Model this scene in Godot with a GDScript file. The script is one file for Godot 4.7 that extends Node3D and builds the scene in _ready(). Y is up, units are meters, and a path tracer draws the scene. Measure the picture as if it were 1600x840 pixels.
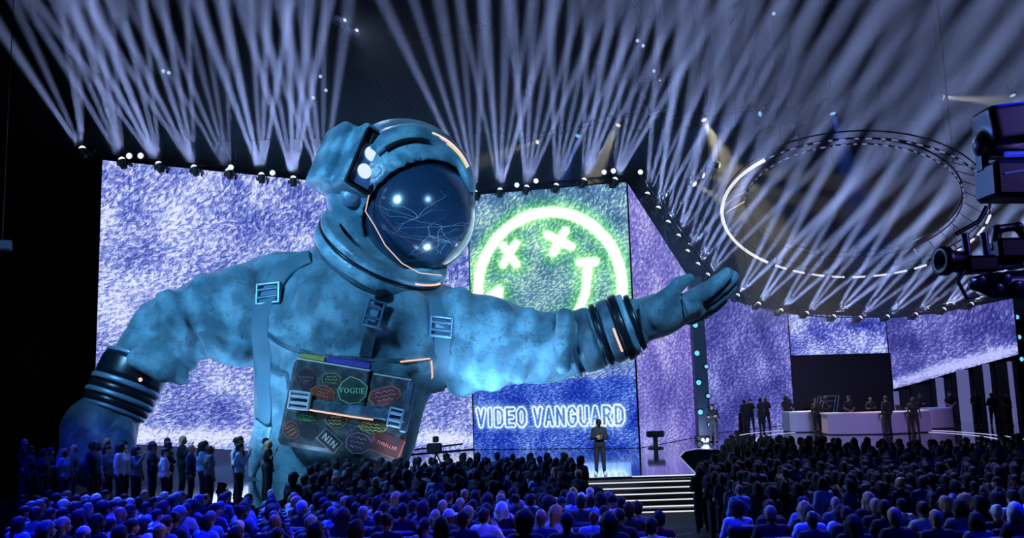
extends Node3D
# A televised awards show: a giant astronaut sculpture in front of LED screens, light beams in haze, a seated and a standing audience.
# World: y up, metres, arena floor at y = 0, stage deck at y = 0.84, audience looks towards -z.

const DECK := 0.84
const EXPOSURE := 2.2
var rng := RandomNumberGenerator.new()
var names := {}
var M := {}


# ---------------------------------------------------------------- mesh builder
class MB:
	var v := PackedVector3Array()
	var n := PackedVector3Array()
	var uv := PackedVector2Array()
	var col := PackedColorArray()
	var idx := PackedInt32Array()
	var tint := Color.WHITE

	func vert(p: Vector3, nn: Vector3, t := Vector2.ZERO) -> int:
		v.append(p); n.append(nn); uv.append(t); col.append(tint)
		return v.size() - 1

	func tri(a: int, b: int, c: int) -> void:
		idx.append(a); idx.append(b); idx.append(c)

	func face(pts: Array, out: Vector3, uvs: Array = []) -> void:
		# a flat convex polygon whose front looks along out
		var nn := out.normalized()
		var flip: bool = (pts[2] - pts[0]).cross(pts[1] - pts[0]).dot(nn) < 0.0
		var first := v.size()
		for i in pts.size():
			vert(pts[i], nn, uvs[i] if uvs.size() > i else Vector2.ZERO)
		for i in range(1, pts.size() - 1):
			if flip:
				tri(first, first + i + 1, first + i)
			else:
				tri(first, first + i, first + i + 1)

	func box(t: Transform3D, s: Vector3, bev := 0.0) -> void:
		# a box centred on t with chamfered edges
		var h := s * 0.5
		var b: float = minf(bev, minf(h.x, minf(h.y, h.z)) * 0.9)
		var c := t.origin
		for ax in 3:
			var a1 := (ax + 1) % 3
			var a2 := (ax + 2) % 3
			for sg in [-1.0, 1.0]:
				var pts := []
				for q in [[-1, -1], [1, -1], [1, 1], [-1, 1]]:
					var p := Vector3.ZERO
					p[ax] = sg * h[ax]
					p[a1] = q[0] * (h[a1] - b)
					p[a2] = q[1] * (h[a2] - b)
					pts.append(t * p)
				var o := Vector3.ZERO
				o[ax] = sg
				face(pts, t.basis * o)
		if b <= 0.0:
			return
		for ax in 3:
			var a1 := (ax + 1) % 3
			var a2 := (ax + 2) % 3
			for s1 in [-1.0, 1.0]:
				for s2 in [-1.0, 1.0]:
					var pts := []
					for q in [[-1, 0], [1, 0], [1, 1], [-1, 1]]:
						var p := Vector3.ZERO
						p[ax] = q[0] * (h[ax] - b)
						p[a1] = s1 * (h[a1] - (b if q[1] == 1 else 0.0))
						p[a2] = s2 * (h[a2] - (0.0 if q[1] == 1 else b))
						pts.append(t * p)
					var o := Vector3.ZERO
					o[a1] = s1
					o[a2] = s2
					face(pts, t.basis * o)
		for sx in [-1.0, 1.0]:
			for sy in [-1.0, 1.0]:
				for sz in [-1.0, 1.0]:
					var g := Vector3(sx, sy, sz)
					var k := Vector3(sx * h.x, sy * h.y, sz * h.z)
					face([t * (k - Vector3(0, sy, sz) * b), t * (k - Vector3(sx, 0, sz) * b), t * (k - Vector3(sx, sy, 0) * b)], t.basis * g)

	func tube(path: Array, radii: Array, sides := 10, closed := false, caps := true) -> void:
		# a round bar along a path
		var m := path.size()
		var first := v.size()
		var side := Vector3.ZERO
		for i in m:
			var a: Vector3 = path[(i - 1 + m) % m] if closed or i > 0 else path[0]
			var b: Vector3 = path[(i + 1) % m] if closed or i < m - 1 else path[m - 1]
			var d := (b - a).normalized()
			if side == Vector3.ZERO:
				side = d.cross(Vector3.UP if absf(d.y) < 0.9 else Vector3.RIGHT).normalized()
			side = (side - d * side.dot(d)).normalized()
			var up := d.cross(side)
			var r: float = radii[mini(i, radii.size() - 1)]
			for j in sides + 1:
				var an := TAU * j / sides
				var nn := side * cos(an) + up * sin(an)
				vert(path[i] + nn * r, nn, Vector2(float(j) / sides, float(i) / maxi(1, m - 1)))
		var w := sides + 1
		for i in (m if closed else m - 1):
			for j in sides:
				var a := first + i * w + j
				var b := first + ((i + 1) % m) * w + j
				tri(a, a + 1, b)
				tri(a + 1, b + 1, b)
		if caps and not closed:
			for e in [0, m - 1]:
				var d: Vector3 = (path[0] - path[1]) if e == 0 else (path[m - 1] - path[m - 2])
				var pts := []
				for j in sides:
					pts.append(v[first + e * w + j])
				face(pts, d)

	func ring(t: Transform3D, profile: Array, sides := 32, arc0 := 0.0, arc1 := TAU) -> void:
		# turns an open profile of (radius, height) round the y axis of t
		var first := v.size()
		var m := profile.size()
		for i in sides + 1:
			var an := lerpf(arc0, arc1, float(i) / sides)
			var d := Vector3(cos(an), 0, sin(an))
			for j in m:
				var p: Vector2 = profile[j]
				var q0: Vector2 = profile[maxi(0, j - 1)]
				var q1: Vector2 = profile[mini(m - 1, j + 1)]
				var tg := (q1 - q0).normalized()
				var nn := (d * tg.y - Vector3.UP * tg.x).normalized()
				vert(t * (d * p.x + Vector3.UP * p.y), (t.basis * nn).normalized(), Vector2(float(i) / sides, float(j) / maxi(1, m - 1)))
		for i in sides:
			for j in m - 1:
				var a := first + i * m + j
				tri(a, a + 1, a + m)
				tri(a + 1, a + m + 1, a + m)

	func ball(t: Transform3D, r: Vector3, rings := 10, sides := 14) -> void:
		var first := v.size()
		for i in rings + 1:
			var th := PI * i / rings
			for j in sides + 1:
				var ph := TAU * j / sides
				var d := Vector3(sin(th) * cos(ph), cos(th), sin(th) * sin(ph))
				vert(t * (d * r), (t.basis * (d / r)).normalized(), Vector2(float(j) / sides, float(i) / rings))
		for i in rings:
			for j in sides:
				var a := first + i * (sides + 1) + j
				tri(a, a + 1, a + sides + 1)
				tri(a + 1, a + sides + 2, a + sides + 1)

	func slab(pts: Array, y0: float, y1: float) -> void:
		# a polygon of (x, z) between two heights
		var flat := PackedVector2Array(pts)
		var tris := Geometry2D.triangulate_polygon(flat)
		for i in range(0, tris.size(), 3):
			for y in [y0, y1]:
				var f := []
				for j in 3:
					f.append(Vector3(flat[tris[i + j]].x, y, flat[tris[i + j]].y))
				face(f, Vector3.UP if y == y1 else Vector3.DOWN)
		var turn := 1.0 if Geometry2D.is_polygon_clockwise(flat) else -1.0
		for i in pts.size():
			var a: Vector2 = pts[i]
			var b: Vector2 = pts[(i + 1) % pts.size()]
			var d := b - a
			face([Vector3(a.x, y0, a.y), Vector3(b.x, y0, b.y), Vector3(b.x, y1, b.y), Vector3(a.x, y1, a.y)], Vector3(d.y, 0, -d.x) * -turn)

	func plate(t: Transform3D, pts: Array, thick: float, bulge := 0.0) -> void:
		# a polygon in the xy plane of t with thickness along +z
		var flat := PackedVector2Array(pts)
		var tris := Geometry2D.triangulate_polygon(flat)
		for i in range(0, tris.size(), 3):
			for z in [0.0, thick]:
				var f := []
				for j in 3:
					f.append(t * Vector3(flat[tris[i + j]].x, flat[tris[i + j]].y, z))
				face(f, t.basis.z * (1.0 if z > 0.0 else -1.0))
		var turn := 1.0 if Geometry2D.is_polygon_clockwise(flat) else -1.0
		for i in pts.size():
			var a: Vector2 = pts[i]
			var b: Vector2 = pts[(i + 1) % pts.size()]
			var d := b - a
			face([t * Vector3(a.x, a.y, 0), t * Vector3(b.x, b.y, 0), t * Vector3(b.x, b.y, thick), t * Vector3(a.x, a.y, thick)], t.basis * (Vector3(-d.y, d.x, 0) * turn))

	func mesh() -> ArrayMesh:
		for t in range(0, idx.size(), 3):  # every front face on the side of its normals
			var i := idx[t]
			var j := idx[t + 1]
			var k := idx[t + 2]
			if (v[k] - v[i]).cross(v[j] - v[i]).dot(n[i] + n[j] + n[k]) < 0.0:
				idx[t + 1] = k
				idx[t + 2] = j
		var a := []
		a.resize(Mesh.ARRAY_MAX)
		a[Mesh.ARRAY_VERTEX] = v
		a[Mesh.ARRAY_NORMAL] = n
		a[Mesh.ARRAY_TEX_UV] = uv
		a[Mesh.ARRAY_COLOR] = col
		a[Mesh.ARRAY_INDEX] = idx
		var m := ArrayMesh.new()
		m.add_surface_from_arrays(Mesh.PRIMITIVE_TRIANGLES, a)
		return m


# ---------------------------------------------------------------- distance field, meshed as surface nets
class Field:
	var type := PackedByteArray()          # 0 tapered capsule, 1 ellipsoid, 2 rounded box
	var A := PackedVector3Array()
	var B := PackedVector3Array()
	var r0 := PackedFloat32Array()
	var r1 := PackedFloat32Array()
	var kk := PackedFloat32Array()
	var inv: Array[Transform3D] = []
	var cut := PackedByteArray()
	var kmax := 0.01

	func _add(t: int, a: Vector3, b: Vector3, ra: float, rb: float, k: float, x: Transform3D, c: int) -> void:
		type.append(t); A.append(a); B.append(b); r0.append(ra); r1.append(rb); kk.append(maxf(k, 0.0001)); inv.append(x); cut.append(c)
		kmax = maxf(kmax, k)

	func cap(a: Vector3, b: Vector3, ra: float, rb: float, k := 0.03, c := 0) -> void:
		_add(0, a, b - a, ra, rb - ra, k, Transform3D(), c)

	func ell(t: Transform3D, r: Vector3, k := 0.03, c := 0) -> void:
		_add(1, t.origin, r, 0, 0, k, t.affine_inverse(), c)

	func rbox(t: Transform3D, h: Vector3, r: float, k := 0.03, c := 0) -> void:
		_add(2, t.origin, h - Vector3.ONE * r, r, 0, k, t.affine_inverse(), c)

	func one(i: int, p: Vector3) -> float:
		if type[i] == 0:
			var pa := p - A[i]
			var b := B[i]
			var t := clampf(pa.dot(b) / maxf(b.dot(b), 1e-9), 0.0, 1.0)
			return (pa - b * t).length() - r0[i] - r1[i] * t
		var q: Vector3 = inv[i] * p
		if type[i] == 1:
			var r := B[i]
			var u := q / r
			var k0 := u.length()
			var k1 := (u / r).length()
			return k0 * (k0 - 1.0) / k1 if k1 > 1e-6 else -minf(r.x, minf(r.y, r.z))
		var d := q.abs() - B[i]
		return d.max(Vector3.ZERO).length() + minf(maxf(d.x, maxf(d.y, d.z)), 0.0) - r0[i]

	func at(p: Vector3, ids: PackedInt32Array) -> float:
		var d := 1e9
		for i in ids:
			var e := one(i, p)
			var k := kk[i]
			if cut[i]:
				e = -e
				var h := maxf(k - absf(d - e), 0.0)
				d = maxf(d, e) + h * h * 0.25 / k
			else:
				var h := maxf(k - absf(d - e), 0.0)
				d = minf(d, e) - h * h * 0.25 / k
		return d

	func all() -> PackedInt32Array:
		return PackedInt32Array(range(type.size()))

	func bounds() -> AABB:
		var box := AABB()
		var begun := false
		for i in type.size():
			if cut[i]:
				continue
			var bb: AABB
			if type[i] == 0:
				bb = AABB(A[i], Vector3.ZERO).expand(A[i] + B[i]).grow(maxf(r0[i], r0[i] + r1[i]))
			else:
				var h := B[i] + Vector3.ONE * r0[i]
				bb = inv[i].affine_inverse() * AABB(-h, h * 2.0)
			box = box.merge(bb) if begun else bb
			begun = true
		return box.grow(kmax * 0.3)

	func into(mb: MB, cell: float, lo := Vector3.INF, hi := Vector3.INF) -> void:
		var box := bounds()
		if lo != Vector3.INF:
			box = box.intersection(AABB(lo, hi - lo))
		var o := box.position - Vector3.ONE * cell * 2.0
		var nb := 4
		var cx := (int(box.size.x / cell) + 5) / nb + 1
		var cy := (int(box.size.y / cell) + 5) / nb + 1
		var cz := (int(box.size.z / cell) + 5) / nb + 1
		var sx := cx * nb + 1
		var sy := cy * nb + 1
		var sz := cz * nb + 1
		var sxy := sx * sy
		var val := PackedFloat32Array()
		val.resize(sxy * sz)
		val.fill(1e9)
		var vid := PackedInt32Array()
		vid.resize(sxy * sz)
		vid.fill(-1)
		var R := 0.87 * nb * cell
		var cells := PackedInt32Array()
		var base := mb.v.size()
		var cnt := type.size()
		var ds := PackedFloat32Array()
		ds.resize(cnt)
		var offs := [0, 1, sx, sx + 1, sxy, sxy + 1, sxy + sx, sxy + sx + 1]
		for bz in cz:
			for by in cy:
				for bx in cx:
					var c := o + Vector3(bx + 0.5, by + 0.5, bz + 0.5) * (nb * cell)
					var m := 1e9
					var cutnear := false
					for i in cnt:
						var e := one(i, c)
						ds[i] = e
						if cut[i]:
							cutnear = cutnear or e < R + kk[i]
						else:
							m = minf(m, e)
					if m > R + kmax * 0.6 or (m < -R * 1.2 and not cutnear):
						continue
					var ids := PackedInt32Array()
					for i in cnt:
						if (cut[i] and ds[i] < R + kk[i]) or (not cut[i] and ds[i] < m + 2.0 * R + maxf(kk[i], kmax * 0.5)):
							ids.append(i)
					# corner values
					var i0 := bx * nb + by * nb * sx + bz * nb * sxy
					for z in nb + 1:
						for y in nb + 1:
							var row := i0 + y * sx + z * sxy
							var py := o + Vector3(bx * nb, by * nb + y, bz * nb + z) * cell
							for x in nb + 1:
								if val[row + x] > 1e8:
									val[row + x] = at(py, ids)
								py.x += cell
					for z in nb:
						for y in nb:
							for x in nb:
								var k := i0 + x + y * sx + z * sxy
								var v0 := val[k]
								var neg := v0 < 0.0
								if (val[k + 1] < 0.0) == neg and (val[k + sx] < 0.0) == neg and (val[k + sx + 1] < 0.0) == neg and (val[k + sxy] < 0.0) == neg and (val[k + sxy + 1] < 0.0) == neg and (val[k + sxy + sx] < 0.0) == neg and (val[k + sxy + sx + 1] < 0.0) == neg:
									continue
								var s := Vector3.ZERO
								var hits := 0
								for a in 8:
									for ax in 3:
										if a & (1 << ax):
											continue
										var va := val[k + offs[a]]
										var vb := val[k + offs[a | (1 << ax)]]
										if (va < 0.0) != (vb < 0.0):
											var f := Vector3(a & 1, (a >> 1) & 1, (a >> 2) & 1)
											f[ax] += va / (va - vb)
											s += f
											hits += 1
								vid[k] = mb.v.size()
								cells.append(k)
								mb.vert(o + (Vector3(bx * nb + x, by * nb + y, bz * nb + z) + s / hits) * cell, Vector3.ZERO)
		var st := [1, sx, sxy]
		for k in cells:
			for ax in 3:
				var e: int = st[ax]
				if (val[k] < 0.0) == (val[k + e] < 0.0):
					continue
				var u: int = st[(ax + 1) % 3]
				var w: int = st[(ax + 2) % 3]
				if k - u - w < 0:
					continue
				var a := vid[k]
				var b := vid[k - u]
				var c := vid[k - u - w]
				var d := vid[k - w]
				if b < 0 or c < 0 or d < 0:
					continue
				if val[k] < 0.0:
					mb.tri(a, d, c); mb.tri(a, c, b)
				else:
					mb.tri(a, b, c); mb.tri(a, c, d)
		# smooth normals
		var first_tri := 0
		for t in range(0, mb.idx.size(), 3):
			if mb.idx[t] >= base:
				first_tri = t
				break
		for t in range(first_tri, mb.idx.size(), 3):
			var a := mb.idx[t]
			var b := mb.idx[t + 1]
			var c := mb.idx[t + 2]
			var nn := (mb.v[c] - mb.v[a]).cross(mb.v[b] - mb.v[a])
			mb.n[a] += nn; mb.n[b] += nn; mb.n[c] += nn
		for i in range(base, mb.v.size()):
			mb.n[i] = mb.n[i].normalized() if mb.n[i].length_squared() > 0.0 else Vector3.UP

	func hit(from: Vector3, dir: Vector3, far: float) -> Array:
		# walks along a ray to the surface: [point, normal]
		var ids := all()
		var t := 0.0
		for s in 120:
			var d := at(from + dir * t, ids)
			if d < 0.004 or t > far:
				break
			t += maxf(d * 0.8, 0.004)
		var p := from + dir * t
		var e := 0.02
		var g := Vector3(at(p + Vector3(e, 0, 0), ids) - at(p - Vector3(e, 0, 0), ids), at(p + Vector3(0, e, 0), ids) - at(p - Vector3(0, e, 0), ids), at(p + Vector3(0, 0, e), ids) - at(p - Vector3(0, 0, e), ids))
		return [p, g.normalized()]


# ---------------------------------------------------------------- scene helpers
func numbered(called: String) -> String:
	var k: int = names.get(called, 0)
	names[called] = k + 1
	return called if k == 0 else "%s_%03d" % [called, k]


func tag(o: Node, label: String, category := "", group := "", kind := "") -> Node:
	if label:
		o.set_meta("label", label)
	if category:
		o.set_meta("category", category)
	if group:
		o.set_meta("group", group)
	if kind:
		o.set_meta("kind", kind)
	return o


func obj(called: String, mesh: Mesh, mat: Material, parent: Node = null, at := Transform3D()) -> MeshInstance3D:
	var o := MeshInstance3D.new()
	o.name = called if parent else numbered(called)
	o.mesh = mesh
	o.material_override = mat
	o.transform = at
	o.cast_shadow = GeometryInstance3D.SHADOW_CASTING_SETTING_ON
	(parent if parent else self).add_child(o, true)
	return o


func thing(called: String, label: String, category: String, at := Vector3.ZERO, turn := 0.0, group := "") -> Node3D:
	var o := Node3D.new()
	o.name = numbered(called)
	add_child(o, true)
	o.position = at
	o.rotation.y = turn
	tag(o, label, category, group)
	return o


func struct(called: String, mesh: Mesh, mat: Material, label := "") -> MeshInstance3D:
	var o := obj(called, mesh, mat)
	tag(o, label, "", "", "structure")
	return o


func mat(c: Color, rough := 0.7, metal := 0.0) -> StandardMaterial3D:
	var m := StandardMaterial3D.new()
	m.albedo_color = c
	m.roughness = rough
	m.metallic = metal
	return m


func glow(c: Color, energy := 1.0) -> StandardMaterial3D:
	var m := mat(Color(0.02, 0.02, 0.02), 0.5)
	m.emission_enabled = true
	m.emission = c
	m.emission_energy_multiplier = minf(energy / EXPOSURE, 0.48)
	return m


func noise(kind: int, freq: float, sd: int, oct := 4) -> FastNoiseLite:
	var f := FastNoiseLite.new()
	f.noise_type = kind
	f.frequency = freq
	f.seed = sd
	f.fractal_octaves = oct
	return f


func noise_tex(f: FastNoiseLite, size: int, ramp: Array = [], normal := 0.0) -> NoiseTexture2D:
	var t := NoiseTexture2D.new()
	t.width = size
	t.height = size
	t.seamless = true
	t.noise = f
	if normal > 0.0:
		t.as_normal_map = true
		t.bump_strength = normal
	if ramp.size():
		var g := Gradient.new()
		g.offsets = PackedFloat32Array(ramp.map(func(x): return x[0]))
		g.colors = PackedColorArray(ramp.map(func(x): return x[1]))
		t.color_ramp = g
	return t


func basis_y(y: Vector3, hint := Vector3.FORWARD) -> Basis:
	# a basis whose y axis runs along y
	var yy := y.normalized()
	var x := yy.cross(hint).normalized()
	if x.length() < 0.5:
		x = yy.cross(Vector3.RIGHT).normalized()
	return Basis(x, yy, x.cross(yy))


func basis_z(z: Vector3, up := Vector3.UP) -> Basis:
	# a basis whose z axis runs along z
	var zz := z.normalized()
	var x := up.cross(zz).normalized()
	return Basis(x, zz.cross(x), zz)

func _ready() -> void:
	rng.seed = 7
	set_camera_and_light()
	make_materials()
	build_room()
	build_screens()
	build_stage()
	build_astronaut()
	build_chest_pack()
	build_stage_people()
	build_audience()
	build_beam_lights()
	build_ring_truss()
	build_desk_area()
	build_ceiling_gear()
	build_camera_crane()


# ---------------------------------------------------------------- camera, light, air
func set_camera_and_light() -> void:
	var cam := Camera3D.new()
	cam.name = "camera"
	cam.fov = rad_to_deg(2.0 * atan(420.0 / 1300.0))
	cam.near = 0.1
	cam.far = 300.0
	cam.position = Vector3(0, 4.2, 0)
	cam.rotation_degrees = Vector3(7.28, 0, -1.75)
	cam.current = true
	add_child(cam)
	var we := WorldEnvironment.new()
	we.name = "world_environment"
	var e := Environment.new()
	e.background_mode = Environment.BG_COLOR
	e.background_color = Color(0.004, 0.005, 0.015)
	e.tonemap_mode = Environment.TONE_MAPPER_LINEAR
	e.tonemap_exposure = EXPOSURE
	e.volumetric_fog_enabled = true
	e.volumetric_fog_density = 0.0
	e.sdfgi_enabled = true
	e.ssao_enabled = true
	e.ssil_enabled = true
	we.environment = e
	add_child(we)
	# front-of-house spots on the sculpture and the stage
	spot("front_spot_light", Vector3(-17, 18, -10), Vector3(-7.4, 8.0, -30.4), 22.5, 800, Color(0.52, 0.80, 1.0), 0.6, 1.6)
	spot("front_spot_light", Vector3(7, 17, -9), Vector3(4.2, 8.4, -29.8), 21, 520, Color(0.55, 0.80, 1.0), 0.6, 1.2)
	spot("front_spot_light", Vector3(3, 15, -12), Vector3(2.7, 1.5, -27.9), 5, 500, Color(0.8, 0.86, 1.0), 0.4)
	spot("desk_spot_light", Vector3(16, 6.2, -28), Vector3(17, 1.0, -41), 24, 120, Color(0.66, 0.62, 1.0), 0.6)
	# blue wash over the audience from the overhead grid
	for q in [[-12, -20, -10.5, -17, 740], [-4, -20, -4, -16.5, 620], [-7, -13, -6.5, -14, 430], [8, -17, 8, -13.5, 150], [-14, -21, -13.6, -23.5, 260], [1, -12, 1, -15, 260], [10.5, -10.5, 4.8, -8, 240], [-2, -24, -2, -24.6, 60], [11, -21, 11, -22, 55]]:
		spot("blue_wash_light", Vector3(q[0], 14.0, q[1]), Vector3(q[2], 0.8, q[3]), 24, q[4], Color(0.03, 0.09, 1.0), 0.7)
	spot("crane_key_light", Vector3(10, 8.5, -3.5), Vector3(4.9, 5.4, -8), 14, 45, Color(0.55, 0.48, 1.0), 0.5)
	# pale light across the heads, from the stage side
	spot("pale_wash_light", Vector3(-14, 12.5, -27.5), Vector3(-3, 1, -17), 34, 360, Color(0.38, 0.58, 1.0), 0.6)
	spot("pale_wash_light", Vector3(11, 12.5, -25.5), Vector3(6, 1, -15), 36, 200, Color(0.55, 0.58, 1.0), 0.6)
	# the air: haze gathers up in the roof
	haze("haze", Vector3(-29.4, 12.95, -74), Vector3(5.6, 26.5, -29), 0.011)
	haze("haze", Vector3(5.6, 6.3, -74), Vector3(39, 26.5, -29), 0.009)


func spot(called: String, at: Vector3, to: Vector3, angle: float, energy: float, c: Color, soft := 0.3, size := 0.25) -> SpotLight3D:
	var s := SpotLight3D.new()
	s.name = called
	s.spot_angle = angle
	s.spot_angle_attenuation = soft
	s.spot_attenuation = 2.0
	s.spot_range = 90.0
	s.light_energy = energy / EXPOSURE
	s.light_size = size
	s.light_color = c
	s.shadow_enabled = true
	add_child(s, true)
	var d := (to - at).normalized()
	s.transform = Transform3D(basis_z(-d, Vector3.UP if absf(d.y) < 0.97 else Vector3.BACK), at)
	return s


func haze(called: String, lo: Vector3, hi: Vector3, density: float) -> void:
	var f := FogVolume.new()
	f.name = numbered(called)
	f.shape = RenderingServer.FOG_VOLUME_SHAPE_BOX
	f.size = hi - lo
	f.position = (lo + hi) * 0.5
	var m := FogMaterial.new()
	m.density = density
	m.albedo = Color(0.86, 0.90, 1.0)
	f.material = m
	add_child(f)
	tag(f, "thin stage haze hanging in the roof above the stage", "", "", "stuff")


# ---------------------------------------------------------------- materials
func make_materials() -> void:
	M.black = mat(Color(0.035, 0.035, 0.045), 0.65)
	M.black_metal = mat(Color(0.06, 0.06, 0.075), 0.4, 0.6)
	M.steel = mat(Color(0.42, 0.45, 0.5), 0.35, 0.8)
	M.wall = mat(Color(0.012, 0.013, 0.022), 0.95)
	M.floor = mat(Color(0.07, 0.075, 0.12), 0.75)
	M.carpet = mat(Color(0.10, 0.10, 0.15), 0.95)
	M.deck = mat(Color(0.055, 0.06, 0.10), 0.12)
	M.deck.clearcoat_enabled = true
	M.deck.clearcoat = 1.0
	M.deck.clearcoat_roughness = 0.06
	M.deck_side = mat(Color(0.05, 0.05, 0.08), 0.5)
	M.led_line = glow(Color(0.93, 0.95, 1.0), 1.0)
	M.lens = glow(Color(0.93, 0.96, 1.0), 6.0)


# ---------------------------------------------------------------- room
func build_room() -> void:
	var parts := [
		["floor", Vector3(10, -0.25, -33), Vector3(84, 0.5, 92), M.floor, "dark arena floor below the stage and the seats"],
		["ceiling", Vector3(10, 27.25, -33), Vector3(84, 0.5, 92), M.wall, "black arena roof above the lighting grid"],
		["wall_left", Vector3(-30, 13.5, -33), Vector3(0.5, 27, 92), M.wall, "unlit black drape wall beside the stage"],
		["wall_right", Vector3(50, 13.5, -33), Vector3(0.5, 27, 92), M.wall, "dark arena wall beyond the round stage"],
		["wall_back", Vector3(10, 13.5, -77), Vector3(84, 27, 0.5), M.wall, "dark arena wall far behind the screens"],
		["wall_front", Vector3(10, 13.5, 11), Vector3(84, 27, 0.5), M.wall, "arena wall behind the audience"]]
	for q in parts:
		var b := MB.new()
		b.box(Transform3D(Basis(), q[1]), q[2])
		struct(q[0], b.mesh(), q[3], q[4])


# ---------------------------------------------------------------- LED screens
func bytes_of(f: FastNoiseLite, w: int, h: int) -> PackedByteArray:
	var im := f.get_image(w, h, false, false, true)
	im.convert(Image.FORMAT_L8)
	return im.get_data()


func moon(w: int, h: int, sd: int, dark: Color, mid: Color, light: Color, paint: Callable) -> ImageTexture:
	# cracked, glittering lunar ground, the film that runs on the screens
	var ridge := noise(FastNoiseLite.TYPE_SIMPLEX, 0.042, sd, 6)
	ridge.fractal_gain = 0.64
	ridge.domain_warp_enabled = true
	ridge.domain_warp_amplitude = 26.0
	ridge.domain_warp_frequency = 0.009
	var fine := noise(FastNoiseLite.TYPE_SIMPLEX, 0.010, sd + 1, 4)
	fine.fractal_type = FastNoiseLite.FRACTAL_RIDGED
	fine.domain_warp_enabled = true
	fine.domain_warp_amplitude = 40.0
	var broad := noise(FastNoiseLite.TYPE_SIMPLEX, 0.005, sd + 2, 3)
	var a := bytes_of(ridge, w, h * 2 + w + 8)
	var b := bytes_of(fine, w, h * 2 + w + 8)
	var c := bytes_of(broad, w, h)
	var out := PackedByteArray()
	out.resize(w * h * 3)
	var o := 0
	for y in h:
		for x in w:
			# lit relief: the slope of the ground towards the upper left, strata that dip to the right, thin cracks
			var ys := y + y * y / h + (h - y) * x * 4 / (h * 10)
			var k := ys * w + x
			var k2 := (ys + 2) * w + mini(x + 2, w - 1)
			var slope := (a[k2] - a[k]) / 255.0
			var crack := b[k] / 255.0
			var br := c[y * w + x] / 255.0
			var t := 0.45 + slope * 1.9 + (a[k] / 255.0 - 0.5) * 0.8 + smoothstep(0.70, 0.80, a[k] / 255.0) * 0.3 + (br - 0.5) * 0.65 - smoothstep(0.90, 0.985, crack) * 0.4
			var q: Color = paint.call(float(x) / w, float(y) / h, t)
			var tt := clampf(q.a, 0.0, 1.0)
			var p: Color = dark.lerp(mid, tt * 2.0) if tt < 0.5 else mid.lerp(light, tt * 2.0 - 1.0)
			out[o] = int(clampf(p.r + q.r, 0, 1) * 255)
			out[o + 1] = int(clampf(p.g + q.g, 0, 1) * 255)
			out[o + 2] = int(clampf(p.b + q.b, 0, 1) * 255)
			o += 3
	return ImageTexture.create_from_image(Image.create_from_data(w, h, false, Image.FORMAT_RGB8, out))


func led_screen(called: String, label: String, p0: Vector2, p1: Vector2, poly: Array, tex: Texture2D, energy: float, c: Color) -> void:
	# poly: corners in metres along the screen and up, seen from the front
	var along := Vector3(p1.x - p0.x, 0, p1.y - p0.y)
	var z := along.normalized().cross(Vector3.UP)
	var t := Transform3D(Basis(along.normalized(), Vector3.UP, z), Vector3(p0.x, 0, p0.y))
	var node := thing(called, label, "screen", t.origin)
	var lo := Vector2(1e9, 1e9)
	var hi := -lo
	for p in poly:
		lo = lo.min(p)
		hi = hi.max(p)
	var loc := Transform3D(t.basis, Vector3.ZERO)
	var d := MB.new()
	var tris := Geometry2D.triangulate_polygon(PackedVector2Array(poly))
	for i in range(0, tris.size(), 3):
		var f := []
		var uv := []
		for j in 3:
			var p: Vector2 = poly[tris[i + j]]
			f.append(loc * Vector3(p.x, p.y, 0.005))
			uv.append(Vector2((p.x - lo.x) / (hi.x - lo.x), (hi.y - p.y) / (hi.y - lo.y)))
		d.face(f, loc.basis.z, uv)
	var m := mat(Color(0.01, 0.01, 0.012), 0.6)
	m.emission_enabled = true
	m.emission_texture = tex
	m.emission = Color.WHITE
	m.emission_energy_multiplier = 1.0 / EXPOSURE
	m.emission_operator = BaseMaterial3D.EMISSION_OP_MULTIPLY
	obj("display", d.mesh(), m, node)
	var k := MB.new()
	k.plate(Transform3D(loc.basis, loc * Vector3(0, 0, -0.3)), poly, 0.3)
	obj("cabinet", k.mesh(), M.black, node)
	var l := AreaLight3D.new()
	l.name = called + "_light"
	l.area_size = (hi - lo) * 0.9
	l.light_energy = energy / EXPOSURE
	l.light_color = c
	l.shadow_enabled = true
	l.set("area_range", 90.0)
	l.set("area_attenuation", 2.0)
	add_child(l, true)
	l.transform = Transform3D(Basis(-t.basis.x, Vector3.UP, -z), t * Vector3((lo.x + hi.x) * 0.5, (lo.y + hi.y) * 0.5, 0.06))


func seg_dist(p: Vector2, a: Vector2, b: Vector2) -> float:
	return p.distance_to(Geometry2D.get_closest_point_to_segment(p, a, b))


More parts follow.
